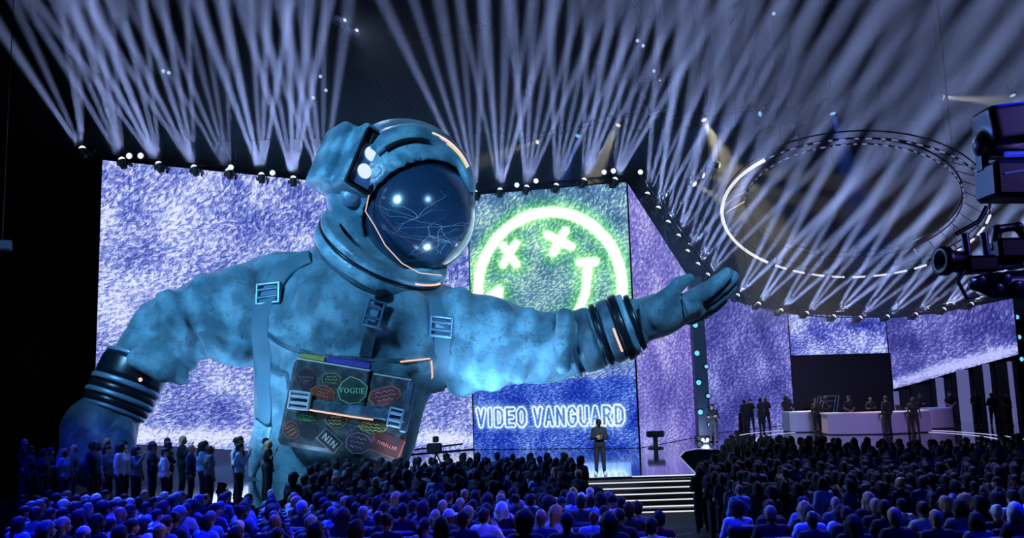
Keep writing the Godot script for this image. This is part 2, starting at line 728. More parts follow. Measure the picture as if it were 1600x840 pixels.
func build_screens() -> void:
	var dark := Color(0.17, 0.21, 0.58)
	var mid := Color(0.47, 0.53, 0.86)
	var light := Color(0.90, 0.92, 1.0)
	# the large screen behind the sculpture
	var tex := moon(1024, 768, 11, dark, mid, light, func(u: float, v: float, t: float) -> Color:
		var low := smoothstep(0.55, 0.85, v)
		var k := t + 0.10 - 0.06 * low + 0.10 * smoothstep(0.5, 0.0, u) * (1.0 - low)
		var edge := smoothstep(0.045, 0.0, absf(v - (0.865 + 0.10 * u)))
		return Color(0.03 * low * 0.0, 0, 0, k + edge * 0.5))
	led_screen("led_screen", "huge LED screen of pale cracked moon ground behind the astronaut", Vector2(-15.56, -31.04), Vector2(-2.06, -39.42),
		[Vector2(0, 2.25), Vector2(7.4, 1.3), Vector2(10, DECK + 0.05), Vector2(15.89, DECK + 0.05), Vector2(15.89, 12.85), Vector2(0, 12.85)], tex, 85, Color(0.60, 0.70, 1.0))
	# the screen with the neon face and the lettering
	var face := neon_face()
	var words := neon_words()
	var tex2 := moon(640, 1000, 23, Color(0.16, 0.20, 0.62), Color(0.42, 0.50, 0.88), Color(0.90, 0.94, 1.0), func(u: float, v: float, t: float) -> Color:
		var px := clampi(int(u * 320.0), 0, 319)
		var g: float = face[clampi(int(v * 500.0), 0, 499) * 320 + px]
		var halo := clampf(g, 0.0, 1.0)
		var core := clampf(g - 1.0, 0.0, 1.0)
		var w := 0.0
		if v > 0.74:
			w = words[clampi(int((v - 0.74) / 0.26 * 390.0), 0, 389) * 960 + clampi(int(u * 960.0), 0, 959)]
		var top := smoothstep(0.74, 0.66, v)
		var low := smoothstep(0.72, 0.76, v)
		var k := t - 0.04 - low * 0.24 + smoothstep(0.86, 0.97, v) * 0.25 * (1.0 - u) - 0.18 * smoothstep(0.12, 0.0, v)
		var add := Color(0.30 * halo + 0.80 * core + w * 0.66 - 0.13 * low - 0.10 * top * smoothstep(0.0, 0.6, halo), 0.42 * halo + 0.6 * core + 0.08 * top + w * 0.74 - 0.06 * low, -0.10 * halo + 0.78 * core - 0.12 * top + w * 0.35, k - 0.06 * halo * (1.0 - core))
		return add)
	led_screen("led_screen", "LED screen of mossy rock with a glowing green smiley and white lettering", Vector2(-2.0, -39.40), Vector2(5.37, -37.56),
		[Vector2(0, DECK + 0.02), Vector2(7.6, DECK + 0.02), Vector2(7.6, 12.86), Vector2(0, 12.86)], tex2, 20, Color(0.55, 0.75, 0.95))
	# the tapering side screen
	var tex3 := moon(300, 620, 37, Color(0.24, 0.22, 0.58), Color(0.50, 0.47, 0.82), Color(0.88, 0.86, 1.0), func(u: float, v: float, t: float) -> Color:
		return Color(0, 0, 0, t * 0.75 + 0.10 + 0.16 * smoothstep(0.35, 0.0, absf(v - 0.42)) - 0.10 * smoothstep(0.6, 0.9, v)))
	led_screen("led_screen", "tapering LED screen of violet rock between the smiley screen and the pillar", Vector2(5.46, -37.62), Vector2(8.98, -42.5),
		[Vector2(0, DECK + 0.02), Vector2(6.0, DECK + 0.02), Vector2(6.0, 9.0), Vector2(0, 12.8)], tex3, 3, Color(0.6, 0.58, 1.0))
	# the screens round the round stage
	var d2 := Color(0.17, 0.17, 0.48)
	var m2 := Color(0.36, 0.37, 0.72)
	var l2 := Color(0.74, 0.76, 1.0)
	var tex4 := moon(448, 420, 41, d2, m2, l2, func(u: float, v: float, t: float) -> Color:
		return Color(0, 0, 0, t * 0.85 - 0.02 + 0.16 * smoothstep(0.2, 0.0, absf(v - 0.75 + 0.25 * u))))
	led_screen("led_screen", "dim LED screen of streaked blue rock beside the staff group", Vector2(9.9, -44.3), Vector2(16.44, -50.0),
		[Vector2(0, DECK + 0.02), Vector2(8.67, DECK + 0.02), Vector2(8.67, 7.42), Vector2(4.2, 7.8), Vector2(0, 8.6)], tex4, 3, Color(0.5, 0.52, 1.0))
	var tex5 := moon(384, 150, 43, Color(0.15, 0.18, 0.55), Color(0.42, 0.47, 0.86), Color(0.85, 0.88, 1.0), func(u: float, v: float, t: float) -> Color:
		var spot := smoothstep(0.22, 0.0, Vector2((u - 0.78) * 0.55, v - 0.3).length())
		return Color(0, 0, 0, t + 0.06 - spot * 0.45))
	led_screen("led_screen", "short bright LED screen strip of rock above the black monitor", Vector2(16.52, -50.02), Vector2(22.3, -50.02),
		[Vector2(0, 4.88), Vector2(5.78, 4.86), Vector2(5.78, 6.95), Vector2(0, 7.4)], tex5, 1.2, Color(0.5, 0.55, 1.0))
	var tex6 := moon(448, 280, 47, d2, m2, l2, func(u: float, v: float, t: float) -> Color:
		var rim := lerpf(0.98, 0.60, pow(u, 0.85))
		return Color(0, 0, 0, t * 0.8 + 0.02 + smoothstep(0.12, 0.0, absf(v - rim + 0.03)) * 0.7 - 0.16 * smoothstep(0.2, 0.0, absf(v - 0.45 + 0.1 * u))))
	led_screen("led_screen", "LED screen of blue rock with a curved bright lower rim near the tall pillar", Vector2(22.36, -50.0), Vector2(27.04, -45.0),
		[Vector2(0, 2.7), Vector2(1.7, 3.12), Vector2(3.4, 3.6), Vector2(5.1, 4.05), Vector2(6.85, 4.5), Vector2(6.85, 7.5), Vector2(3.0, 7.0), Vector2(0, 6.88)], tex6, 2.5, Color(0.5, 0.52, 1.0))


func neon_face() -> PackedFloat32Array:
	# how strongly the neon face shines, 320 x 500: up to 1 is halo, above that the tube
	var out := PackedFloat32Array()
	out.resize(320 * 500)
	# metres on the screen: x from its left edge, y from the deck up
	var lines := []
	lines.append([Vector2(1.62, 9.42), Vector2(2.28, 10.38)]); lines.append([Vector2(2.26, 9.40), Vector2(1.66, 10.32)])
	lines.append([Vector2(4.05, 9.82), Vector2(4.68, 10.82)]); lines.append([Vector2(4.92, 10.05), Vector2(3.82, 10.68)])
	var smile := [Vector2(0.92, 7.92), Vector2(1.40, 8.22), Vector2(1.30, 7.75), Vector2(1.55, 7.15), Vector2(2.3, 6.5), Vector2(3.3, 6.2), Vector2(4.3, 6.4), Vector2(5.1, 7.0), Vector2(5.48, 7.8), Vector2(5.66, 9.15)]
	for i in smile.size() - 1:
		lines.append([smile[i], smile[i + 1]])
	lines.append([Vector2(5.30, 9.28), Vector2(6.02, 9.30)])
	for y in 500:
		for x in 320:
			var p := Vector2(x / 320.0 * 7.6, 12.86 - y / 500.0 * 12.0)
			if p.y < 4.0:
				continue
			var q := Vector2((p.x - 3.78) / 3.42, (p.y - 8.15) / 3.62)
			var l := q.length()
			var d := absf(l - 1.0) * 3.5
			if p.y < 12.0 and p.y > 5.5 and p.x > 0.5 and p.x < 6.6:
				for s in lines:
					d = minf(d, seg_dist(p, s[0], s[1]) + 0.05)
			out[y * 320 + x] = 0.80 * exp(-d * d / 0.30) + 0.32 * exp(-d / 0.8) + 1.1 * smoothstep(0.36, 0.10, d) + (0.10 if l < 1.0 else 0.0)
	return out


const LETTERS := {
	"V": [[0, 1, 0.5, 0], [0.5, 0, 1, 1]],
	"I": [[0.5, 0, 0.5, 1]],
	"D": [[0, 0, 0, 1], [0, 1, 0.6, 1], [0.6, 1, 1, 0.8], [1, 0.8, 1, 0.2], [1, 0.2, 0.6, 0], [0.6, 0, 0, 0]],
	"E": [[0, 0, 0, 1], [0, 1, 1, 1], [0, 0.5, 0.8, 0.5], [0, 0, 1, 0]],
	"O": [[0, 0.2, 0, 0.8], [0, 0.8, 0.35, 1], [0.35, 1, 0.65, 1], [0.65, 1, 1, 0.8], [1, 0.8, 1, 0.2], [1, 0.2, 0.65, 0], [0.65, 0, 0.35, 0], [0.35, 0, 0, 0.2]],
	"A": [[0, 0, 0.5, 1], [0.5, 1, 1, 0], [0.2, 0.32, 0.8, 0.32]],
	"N": [[0, 0, 0, 1], [0, 1, 1, 0], [1, 0, 1, 1]],
	"G": [[1, 0.78, 0.65, 1], [0.65, 1, 0.35, 1], [0.35, 1, 0, 0.8], [0, 0.8, 0, 0.2], [0, 0.2, 0.35, 0], [0.35, 0, 0.65, 0], [0.65, 0, 1, 0.2], [1, 0.2, 1, 0.48], [1, 0.48, 0.6, 0.48]],
	"U": [[0, 1, 0, 0.2], [0, 0.2, 0.35, 0], [0.35, 0, 0.65, 0], [0.65, 0, 1, 0.2], [1, 0.2, 1, 1]],
	"R": [[0, 0, 0, 1], [0, 1, 0.65, 1], [0.65, 1, 1, 0.8], [1, 0.8, 0.65, 0.5], [0.65, 0.5, 0, 0.5], [0.5, 0.5, 1, 0]]}


func neon_words() -> PackedFloat32Array:
	# the lettering on the lower part of that screen, outlined tubes with a halo, 960 x 390
	var out := PackedFloat32Array()
	out.resize(960 * 390)
	var x0 := 0.20
	var strokes := []
	var said := "VIDEO VANGUARD"
	for i in said.length():
		var ch := said[i]
		if ch == " ":
			x0 += 0.22
			continue
		var w := 0.10 if ch == "I" else 0.30
		for s in LETTERS[ch]:
			strokes.append([Vector2(x0 + s[0] * w, 1.93 + s[1] * 0.74), Vector2(x0 + s[2] * w, 1.93 + s[3] * 0.74)])
		x0 += w + 0.235
	var best := PackedFloat32Array()
	best.resize(960 * 390)
	best.fill(9.0)
	var sx := 960.0 / 7.6
	var sy := 390.0 / 3.12
	for s in strokes:
		var lo: Vector2 = s[0].min(s[1]) - Vector2(0.4, 0.4)
		var hi: Vector2 = s[0].max(s[1]) + Vector2(0.4, 0.4)
		for y in range(maxi(0, int((3.98 - hi.y) * sy)), mini(390, int((3.98 - lo.y) * sy))):
			for x in range(maxi(0, int(lo.x * sx)), mini(960, int(hi.x * sx))):
				var d := seg_dist(Vector2(x / sx, 3.98 - y / sy), s[0], s[1])
				var k := y * 960 + x
				if d < best[k]:
					best[k] = d
	for k in best.size():
		var d := best[k]
		if d < 9.0:
			var e := (d - 0.085) / 0.038
			out[k] = 1.0 * exp(-e * e) + (0.30 if d < 0.085 else 0.75 * exp(-(d - 0.085) / 0.11))
	return out

# ---------------------------------------------------------------- stage
func ring_strip(c: Vector3, rx: float, rz: float, w: float, h: float, a0 := 0.0, a1 := TAU, n := 72) -> MB:
	var b := MB.new()
	for i in n:
		var p := []
		for q in [[i, -0.5], [i, 0.5], [i + 1, 0.5], [i + 1, -0.5]]:
			var an := lerpf(a0, a1, float(q[0]) / n)
			p.append(c + Vector3(cos(an) * (rx + q[1] * w), h, sin(an) * (rz + q[1] * w)))
		b.face(p, Vector3.UP)
		for e in [[0, 3], [1, 2]]:
			b.face([p[e[0]], p[e[1]], p[e[1]] - Vector3.UP * h, p[e[0]] - Vector3.UP * h], (p[e[0]] - c) * (1.0 if e[0] == 1 else -1.0))
	return b


var deck_poly: PackedVector2Array


func build_stage() -> void:
	deck_poly = PackedVector2Array([Vector2(-29.5, -24.4), Vector2(-12.5, -23.5), Vector2(-7.2, -22.8), Vector2(-6.3, -27.6), Vector2(2.3, -27.6), Vector2(5.78, -27.7), Vector2(6.1, -31.0), Vector2(6.35, -33.4), Vector2(7.0, -35.6), Vector2(7.7, -36.5),
		Vector2(8.3, -36.1), Vector2(8.75, -34.2), Vector2(9.35, -31.7), Vector2(10.86, -29.8), Vector2(12.6, -28.8), Vector2(14.6, -28.4), Vector2(17.6, -29.0), Vector2(20.5, -30.6), Vector2(49.5, -32), Vector2(49.5, -60), Vector2(-29.5, -60)])
	var poly := Array(deck_poly)
	var b := MB.new()
	b.slab(poly, 0.0, DECK)
	var deck := struct("floor", b.mesh(), M.deck, "glossy dark blue stage deck that mirrors the screens")
	# white light lines along the front edge, the notch and the steps
	var edge := MB.new()
	for i in range(5, 18):
		var p: Vector2 = poly[i]
		var q: Vector2 = poly[i + 1]
		if i >= 10 and i < 12:
			continue
		edge.box(Transform3D(basis_z(Vector3(q.x - p.x, 0, q.y - p.y)), Vector3((p.x + q.x) * 0.5, DECK - 0.005, (p.y + q.y) * 0.5)), Vector3(0.05, 0.03, p.distance_to(q)))
	obj("edge_light", edge.mesh(), glow(Color(0.7, 0.72, 0.92), 0.6), deck)
	var stairs := Node3D.new()
	stairs.name = numbered("stage_stairs")
	add_child(stairs)
	tag(stairs, "wide black stage steps with white lit nosings below the performer", "stairs")
	for i in 6:
		var y := DECK - 0.14 * i
		var z0 := -27.66 + 0.335 * i
		var x1 := 5.78 + 0.085 * i
		var st := MB.new()
		var hgt := y - 0.02 if i > 0 else y - 0.02
		st.box(Transform3D(Basis(), Vector3((1.3 + x1) * 0.5, (hgt - 0.14) * 0.5 if i < 5 else 0.06, z0 + 0.168)), Vector3(x1 - 1.3, maxf(hgt - 0.14, 0.10), 0.335), 0.01)
		obj("step", st.mesh(), M.deck_side, stairs)
	for i in 7:
		var x1 := 5.78 + 0.085 * mini(i, 5)
		var nz := MB.new()
		nz.box(Transform3D(Basis(), Vector3((1.3 + x1) * 0.5, maxf(DECK - 0.14 * i - 0.012, 0.02), -27.655 + 0.335 * i)), Vector3(x1 - 1.3, 0.034, 0.03), 0.005)
		obj("nosing_light", nz.mesh(), M.led_line, stairs)
	# lit circles let into the round stage
	var rings := [[Vector3(15.8, DECK, -38.0), 6.0, 7.6, "wide white light circle set into the round stage floor"], [Vector3(15.95, DECK, -38.1), 4.95, 5.9, "inner white light circle around the desk"], [Vector3(19.4, DECK, -30.9), 1.3, 0.9, "small white light circle at the round stage front edge"]]
	for r in rings:
		var s := ring_strip(r[0], r[1], r[2], 0.075, 0.012)
		tag(obj("floor_light_ring", s.mesh(), glow(Color(0.80, 0.80, 1.0), 0.9)), r[3], "light ring", "light circles in the stage floor")
	# the moon ground that rises to the foot of the large screen
	var g := MB.new()
	var top := [Vector3(-15.5, 2.25, -30.95), Vector3(-9.3, 1.3, -34.86), Vector3(-7.0, 0.88, -36.2)]
	var foot := [Vector3(-15.5, DECK, -29.0), Vector3(-9.3, DECK, -29.4), Vector3(-7.0, DECK, -30.0)]
	for i in 2:
		g.face([foot[i], foot[i + 1], top[i + 1], top[i]], Vector3(0.2, 1, 0.6))
		g.face([top[i], top[i + 1], Vector3(top[i + 1].x, DECK, top[i + 1].z), Vector3(top[i].x, DECK, top[i].z)], Vector3(-0.5, 0, -1))
	g.face([foot[0], top[0], Vector3(-15.5, DECK, -30.95)], Vector3.LEFT)
	var gm := mat(Color(0.24, 0.26, 0.36), 0.8)
	tag(obj("moon_ramp", g.mesh(), gm), "smooth grey ramp between the crowd and the foot of the large screen", "ramp")
	# pillars with rows of pale blue lamps
	pillar(Vector3(8.95, DECK, -40.6), 7.9, "tall dark pillar of pale blue lamps beyond the astronaut's open hand", [[1.35, 0], [2.75, 0], [4.15, 0], [5.5, 0], [6.9, 0], [2.1, 1], [3.5, 1], [0.75, 1]])
	pillar(Vector3(27.9, DECK, -46.2), 9.0, "tall dark pillar with dim blue lamps under the camera crane", [[5.7, 0], [4.6, 0], [3.4, 0]])
	var fl := thing("floor_lamp", "small bright floor lamp at the foot of the lamp pillar", "lamp", Vector3(8.62, DECK, -38.9))
	var lb := MB.new()
	lb.box(Transform3D(Basis(), Vector3(0, 0.06, 0)), Vector3(0.3, 0.12, 0.25), 0.02)
	obj("housing", lb.mesh(), M.black, fl)
	for k in [-0.12, 0.1]:
		var l := MB.new()
		l.ball(Transform3D(Basis(), Vector3(k, 0.17, 0.05)), Vector3.ONE * 0.08, 8, 10)
		obj("bulb", l.mesh(), M.lens, fl)
	var li := OmniLight3D.new()
	li.name = "floor_lamp_light"
	li.position = Vector3(8.62, DECK + 0.3, -38.7)
	li.light_energy = 3.0
	li.light_color = Color(0.7, 0.8, 1.0)
	li.omni_range = 60.0
	li.omni_attenuation = 2.0
	li.shadow_enabled = true
	add_child(li)
	# low monitor on a stand
	var mo := thing("stage_monitor", "black stage monitor on a short stand near the side screen", "monitor", Vector3(6.07, DECK, -37.2))
	var mb := MB.new()
	mb.box(Transform3D(Basis(), Vector3(0, 0.62, 0)), Vector3(0.78, 0.26, 0.34), 0.05)
	obj("cabinet", mb.mesh(), M.black, mo)
	mb = MB.new()
	mb.tube([Vector3(0, 0.05, 0), Vector3(0, 0.52, 0)], [0.10, 0.12], 10)
	obj("pole", mb.mesh(), M.black, mo)
	mb = MB.new()
	mb.ring(Transform3D(), [Vector2(0.36, 0), Vector2(0.34, 0.05), Vector2(0.1, 0.09), Vector2(0.0, 0.09)], 20)
	obj("base", mb.mesh(), M.black, mo)


func pillar(at: Vector3, h: float, label: String, lamps: Array) -> void:
	var p := thing("lamp_pillar", label, "pillar", at)
	var b := MB.new()
	b.box(Transform3D(Basis(), Vector3(0, h * 0.5, 0)), Vector3(0.62, h, 0.5), 0.04)
	obj("column", b.mesh(), mat(Color(0.10, 0.13, 0.22), 0.5), p)
	b = MB.new()
	b.box(Transform3D(Basis(), Vector3(0, 0.12, 0.0)), Vector3(0.8, 0.24, 0.66), 0.03)
	obj("foot", b.mesh(), M.black_metal, p)
	for l in lamps:
		var c := Vector3(-0.16 if l[1] == 0 else 0.25, l[0], 0.27)
		var s := MB.new()
		s.ring(Transform3D(basis_y(Vector3.BACK), c), [Vector2(0.155, -0.04), Vector2(0.155, 0.04), Vector2(0.13, 0.045)], 14)
		obj("lamp_rim", s.mesh(), M.black_metal, p)
		s = MB.new()
		s.ball(Transform3D(basis_y(Vector3.BACK), c), Vector3(0.125, 0.05, 0.125) * (1.0 if l[1] == 0 else 0.7), 6, 12)
		obj("lamp_lens", s.mesh(), glow(Color(0.45, 0.85, 1.0), 4.0 if at.x < 12.0 else 1.2), p)

# ---------------------------------------------------------------- the astronaut
var suit: Field
var suit_ids: PackedInt32Array


func suit_material(c0: Color, c1: Color, c2: Color, scale: float, rough := 0.75) -> StandardMaterial3D:
	# painted canvas: worn pale patches over teal, darker soot
	var m := mat(Color.WHITE, rough)
	var f := noise(FastNoiseLite.TYPE_SIMPLEX, 0.009, 5, 4)
	f.fractal_gain = 0.45
	m.albedo_texture = noise_tex(f, 512, [[0.0, c0], [0.38, c0.lerp(c1, 0.35)], [0.5, c1], [0.62, c1.lerp(c2, 0.4)], [1.0, c2]])
	m.uv1_triplanar = true
	m.uv1_scale = Vector3.ONE * scale
	m.normal_enabled = true
	var g := noise(FastNoiseLite.TYPE_SIMPLEX, 0.05, 9, 4)
	m.normal_texture = noise_tex(g, 512, [], 3.0)
	m.normal_scale = 0.35
	# scuffed soot in speckled patches
	var s := noise(FastNoiseLite.TYPE_SIMPLEX, 0.016, 31, 7)
	s.fractal_gain = 0.92
	m.detail_enabled = true
	m.detail_blend_mode = BaseMaterial3D.BLEND_MODE_MIX
	m.detail_mask = noise_tex(s, 512, [[0.0, Color.BLACK], [0.58, Color.BLACK], [0.70, Color(0.6, 0.6, 0.6)], [1.0, Color.WHITE]])
	m.detail_albedo = noise_tex(s, 64, [[0.0, c0.darkened(0.45)], [1.0, c0.darkened(0.2)]])
	m.rim_enabled = true
	m.rim = 0.3
	return m


func front_hit(p: Vector3) -> Array:
	# the suit's surface straight in front of p (towards the audience)
	return suit.hit(Vector3(p.x, p.y, -24.0), Vector3(0, 0, -1), 9.0)


func ribbon(path: Array, width: float, thick: float, lift := 0.0, fixed := false) -> MB:
	# a flat strap laid on the suit; path holds points in front of it
	var pts := []
	var nor := []
	for p in path:
		if fixed:
			pts.append(p[0]); nor.append(p[1])
		else:
			var h := front_hit(p)
			pts.append(h[0] + h[1] * lift); nor.append(h[1])
	# smooth
	var q := []
	var qn := []
	for i in pts.size() - 1:
		for s in 4:
			var t := s / 4.0
			var a: Vector3 = pts[maxi(0, i - 1)]
			var d: Vector3 = pts[mini(pts.size() - 1, i + 2)]
			q.append(pts[i].cubic_interpolate(pts[i + 1], a, d, t))
			qn.append(nor[i].lerp(nor[i + 1], t).normalized())
	q.append(pts[-1]); qn.append(nor[-1])
	var b := MB.new()
	var prof := [Vector2(-0.5, 0.0), Vector2(-0.5, 0.6), Vector2(-0.44, 1.0), Vector2(0.44, 1.0), Vector2(0.5, 0.6), Vector2(0.5, 0.0)]
	var first := 0
	var m := q.size()
	for i in m:
		var d: Vector3 = (q[mini(m - 1, i + 1)] - q[maxi(0, i - 1)]).normalized()
		var side := d.cross(qn[i]).normalized()
		var up := side.cross(d).normalized()
		for c in prof:
			var o: Vector3 = side * c.x * width + up * (c.y * thick)
			b.vert(q[i] + o, (side * c.x * 0.6 * (1.5 if absf(c.x) > 0.47 else 0.4) + up * (0.2 + c.y)).normalized())
	var w := prof.size()
	for i in m - 1:
		for j in w - 1:
			var a := first + i * w + j
			b.tri(a, a + w, a + 1)
			b.tri(a + 1, a + w, a + w + 1)
	return b


func buckle(parent: Node, t: Transform3D, s: Vector2, m: Material, bars := 2) -> void:
	# a big steel frame with cross bars
	var b := MB.new()
	var w := 0.16 * s.x
	for e in [-1, 1]:
		b.box(t * Transform3D(Basis(), Vector3(e * s.x * 0.5, 0, 0)), Vector3(w, s.y + w, 0.22), 0.04)
		b.box(t * Transform3D(Basis(), Vector3(0, e * s.y * 0.5, 0)), Vector3(s.x, w, 0.20), 0.04)
	var o := obj("buckle", b.mesh(), m, parent)
	for k in bars:
		var c := MB.new()
		var y := s.y * (0.22 - 0.4 * k)
		c.tube([t * Vector3(-s.x * 0.5, y, 0.05), t * Vector3(s.x * 0.5, y, 0.05)], [0.06], 8)
		obj("buckle_bar", c.mesh(), m, o)


func build_astronaut() -> void:
	var a := thing("astronaut_sculpture", "giant teal astronaut sculpture leaning on one fist with its other palm held out", "sculpture", Vector3(0, 0, 0))
	M.suit = suit_material(Color(0.22, 0.37, 0.44), Color(0.32, 0.50, 0.58), Color(0.46, 0.65, 0.72), 0.15)
	M.suit_dark = suit_material(Color(0.13, 0.22, 0.28), Color(0.22, 0.35, 0.43), Color(0.36, 0.50, 0.58), 0.2, 0.5)
	M.strap = mat(Color(0.27, 0.43, 0.51), 0.6)
	M.shell = suit_material(Color(0.22, 0.40, 0.48), Color(0.34, 0.55, 0.64), Color(0.62, 0.82, 0.88), 0.14, 0.38)
	M.cuff = mat(Color(0.10, 0.14, 0.19), 0.3, 0.4)
	M.cuff_pale = mat(Color(0.40, 0.55, 0.66), 0.4, 0.3)
	M.orange = glow(Color(1.0, 0.80, 0.72), 1.1)
	M.buckle = mat(Color(0.34, 0.48, 0.58), 0.35, 0.55)
	# --- suit: one continuous body
	var f := Field.new()
	f.cap(Vector3(-7.408, 5.866, -31.000), Vector3(-7.503, 1.205, -31.000), 2.111, 2.015, 0.6)
	f.cap(Vector3(-4.692, 5.855, -31.000), Vector3(-5.914, 1.157, -31.000), 2.159, 1.823, 0.6)
	f.cap(Vector3(-5.953, 6.378, -30.400), Vector3(-6.367, 3.159, -30.300), 2.015, 1.919, 0.8)
	f.cap(Vector3(-8.366, 7.210, -31.000), Vector3(-5.777, 7.492, -31.000), 1.583, 1.727, 0.7)
	f.cap(Vector3(-5.777, 7.492, -31.000), Vector3(-2.695, 5.651, -31.000), 1.583, 1.631, 0.7)
	f.cap(Vector3(-5.654, 9.538, -31.200), Vector3(-5.490, 7.363, -31.000), 1.583, 2.015, 0.8)
	# left arm
	f.cap(Vector3(-8.655, 7.508, -31.000), Vector3(-10.867, 6.865, -30.500), 1.535, 1.343, 0.5)
	f.cap(Vector3(-10.867, 6.865, -30.500), Vector3(-12.440, 6.175, -29.900), 1.343, 1.114, 0.35)
	f.cap(Vector3(-12.533, 6.224, -29.900), Vector3(-13.385, 4.517, -29.200), 1.091, 1.032, 0.3)
	f.cap(Vector3(-13.385, 4.517, -29.200), Vector3(-13.767, 3.439, -28.900), 1.010, 0.898, 0.2)
	# rolls of cloth at the elbow and the upper arm
	f.cap(Vector3(-12.700, 6.486, -28.900), Vector3(-11.374, 4.985, -29.000), 0.395, 0.302, 0.35)
	f.cap(Vector3(-12.590, 5.580, -28.500), Vector3(-11.425, 4.459, -28.600), 0.371, 0.279, 0.3)
	f.cap(Vector3(-12.088, 7.147, -29.000), Vector3(-10.840, 5.370, -29.100), 0.418, 0.279, 0.4)
	f.cap(Vector3(-10.822, 7.534, -29.200), Vector3(-10.152, 5.534, -29.300), 0.511, 0.325, 0.6)
	f.cap(Vector3(-9.728, 7.785, -29.300), Vector3(-9.281, 5.242, -29.400), 0.604, 0.418, 0.5)
	f.cap(Vector3(-11.726, 6.260, -28.600), Vector3(-10.358, 5.600, -28.500), 0.464, 0.348, 0.3)
	f.cap(Vector3(-11.090, 5.542, -28.700), Vector3(-9.532, 5.146, -28.800), 0.302, 0.348, 0.35)
	f.cap(Vector3(-12.704, 5.141, -28.100), Vector3(-11.786, 4.600, -28.200), 0.325, 0.279, 0.25)
	# right arm
	f.cap(Vector3(-2.694, 5.699, -31.000), Vector3(-0.903, 5.415, -30.600), 1.727, 1.583, 0.5)
	f.cap(Vector3(-0.903, 5.415, -30.600), Vector3(1.108, 5.147, -30.000), 1.583, 1.161, 0.4)
	f.cap(Vector3(1.108, 5.147, -30.000), Vector3(2.762, 5.423, -29.600), 1.184, 1.068, 0.3)
	f.cap(Vector3(2.762, 5.423, -29.600), Vector3(4.104, 5.841, -29.300), 1.021, 0.882, 0.2)
	f.cap(Vector3(-1.947, 6.880, -29.500), Vector3(-1.883, 3.944, -29.600), 0.464, 0.464, 0.7)
	f.cap(Vector3(-0.540, 6.449, -29.200), Vector3(-0.791, 4.046, -29.400), 0.418, 0.371, 0.6)
	f.cap(Vector3(0.525, 6.126, -28.900), Vector3(0.152, 4.151, -29.000), 0.371, 0.279, 0.5)
	f.cap(Vector3(1.792, 6.148, -28.500), Vector3(1.640, 4.453, -28.500), 0.279, 0.255, 0.35)
	# chest folds
	f.cap(Vector3(-8.389, 6.367, -29.100), Vector3(-7.393, 4.336, -28.900), 0.464, 0.325, 0.6)
	f.cap(Vector3(-6.681, 6.954, -28.700), Vector3(-4.424, 6.200, -28.400), 0.604, 0.464, 0.9)
	f.cap(Vector3(-3.618, 6.663, -29.000), Vector3(-3.200, 4.870, -29.000), 0.557, 0.418, 0.8)
	# creases
	f.cap(Vector3(-11.127, 7.537, -28.700), Vector3(-10.824, 5.093, -28.600), 0.209, 0.279, 0.4, 1)
	f.cap(Vector3(-8.925, 7.005, -28.500), Vector3(-8.413, 5.020, -28.600), 0.232, 0.325, 0.5, 1)
	f.cap(Vector3(-11.793, 6.944, -28.300), Vector3(-11.256, 5.957, -28.100), 0.116, 0.186, 0.22, 1)
	f.cap(Vector3(-11.256, 5.957, -28.100), Vector3(-10.242, 5.154, -28.200), 0.186, 0.139, 0.22, 1)
	f.cap(Vector3(-12.068, 5.543, -27.900), Vector3(-10.983, 5.044, -28.000), 0.116, 0.116, 0.2, 1)
	f.cap(Vector3(-9.791, 7.005, -28.200), Vector3(-9.630, 5.375, -28.300), 0.162, 0.186, 0.35, 1)
	f.cap(Vector3(-8.084, 5.865, -28.200), Vector3(-6.496, 5.267, -27.900), 0.116, 0.209, 0.35, 1)
	f.cap(Vector3(-4.080, 6.777, -27.600), Vector3(-5.137, 5.318, -27.500), 0.232, 0.186, 0.6, 1)
	f.cap(Vector3(-1.169, 6.750, -28.300), Vector3(-1.333, 3.854, -28.400), 0.232, 0.279, 0.5, 1)
	f.cap(Vector3(-0.040, 6.480, -28.100), Vector3(-0.226, 3.907, -28.300), 0.232, 0.232, 0.45, 1)
	f.cap(Vector3(-6.069, 4.935, -27.900), Vector3(-8.274, 6.298, -28.100), 0.209, 0.232, 0.5, 1)
	suit = f
	suit_ids = f.all()
	var b := MB.new()
	f.into(b, 0.10, Vector3(-40, DECK, -60), Vector3(40, 40, 0))
	# wrinkles and slack in the cloth
	var wr := noise(FastNoiseLite.TYPE_SIMPLEX, 0.35, 4, 3)
	wr.fractal_type = FastNoiseLite.FRACTAL_RIDGED
	for i in b.v.size():
		var p := b.v[i]
		b.v[i] = p + b.n[i] * (wr.get_noise_3d(p.x, p.y * 0.7, p.z) * 0.07)
	obj("suit", b.mesh(), M.suit, a)
	build_helmet(a)
	build_gloves(a)
	build_uplights()
	# --- straps over the shoulders
	for st in [[[Vector3(-7.246, 8.628, -29.000), Vector3(-7.764, 8.417, -29.000), Vector3(-8.191, 8.043, -29.000), Vector3(-8.457, 7.531, -29.000), Vector3(-8.611, 7.040, -29.000), Vector3(-8.763, 6.372, -29.000), Vector3(-8.822, 5.372, -29.000), Vector3(-8.746, 4.158, -29.000), Vector3(-8.694, 3.174, -29.000), Vector3(-8.862, 2.205, -29.000), Vector3(-9.272, 1.530, -29.000)], 0.62], [[Vector3(-2.895, 7.045, -29.000), Vector3(-2.683, 6.410, -29.000), Vector3(-2.514, 5.913, -29.000), Vector3(-2.526, 5.291, -29.000), Vector3(-2.632, 4.412, -29.000), Vector3(-2.864, 3.848, -29.000)], 0.55]]:
		obj("shoulder_strap", ribbon(st[0], st[1], 0.17, 0.02).mesh(), M.strap, a)
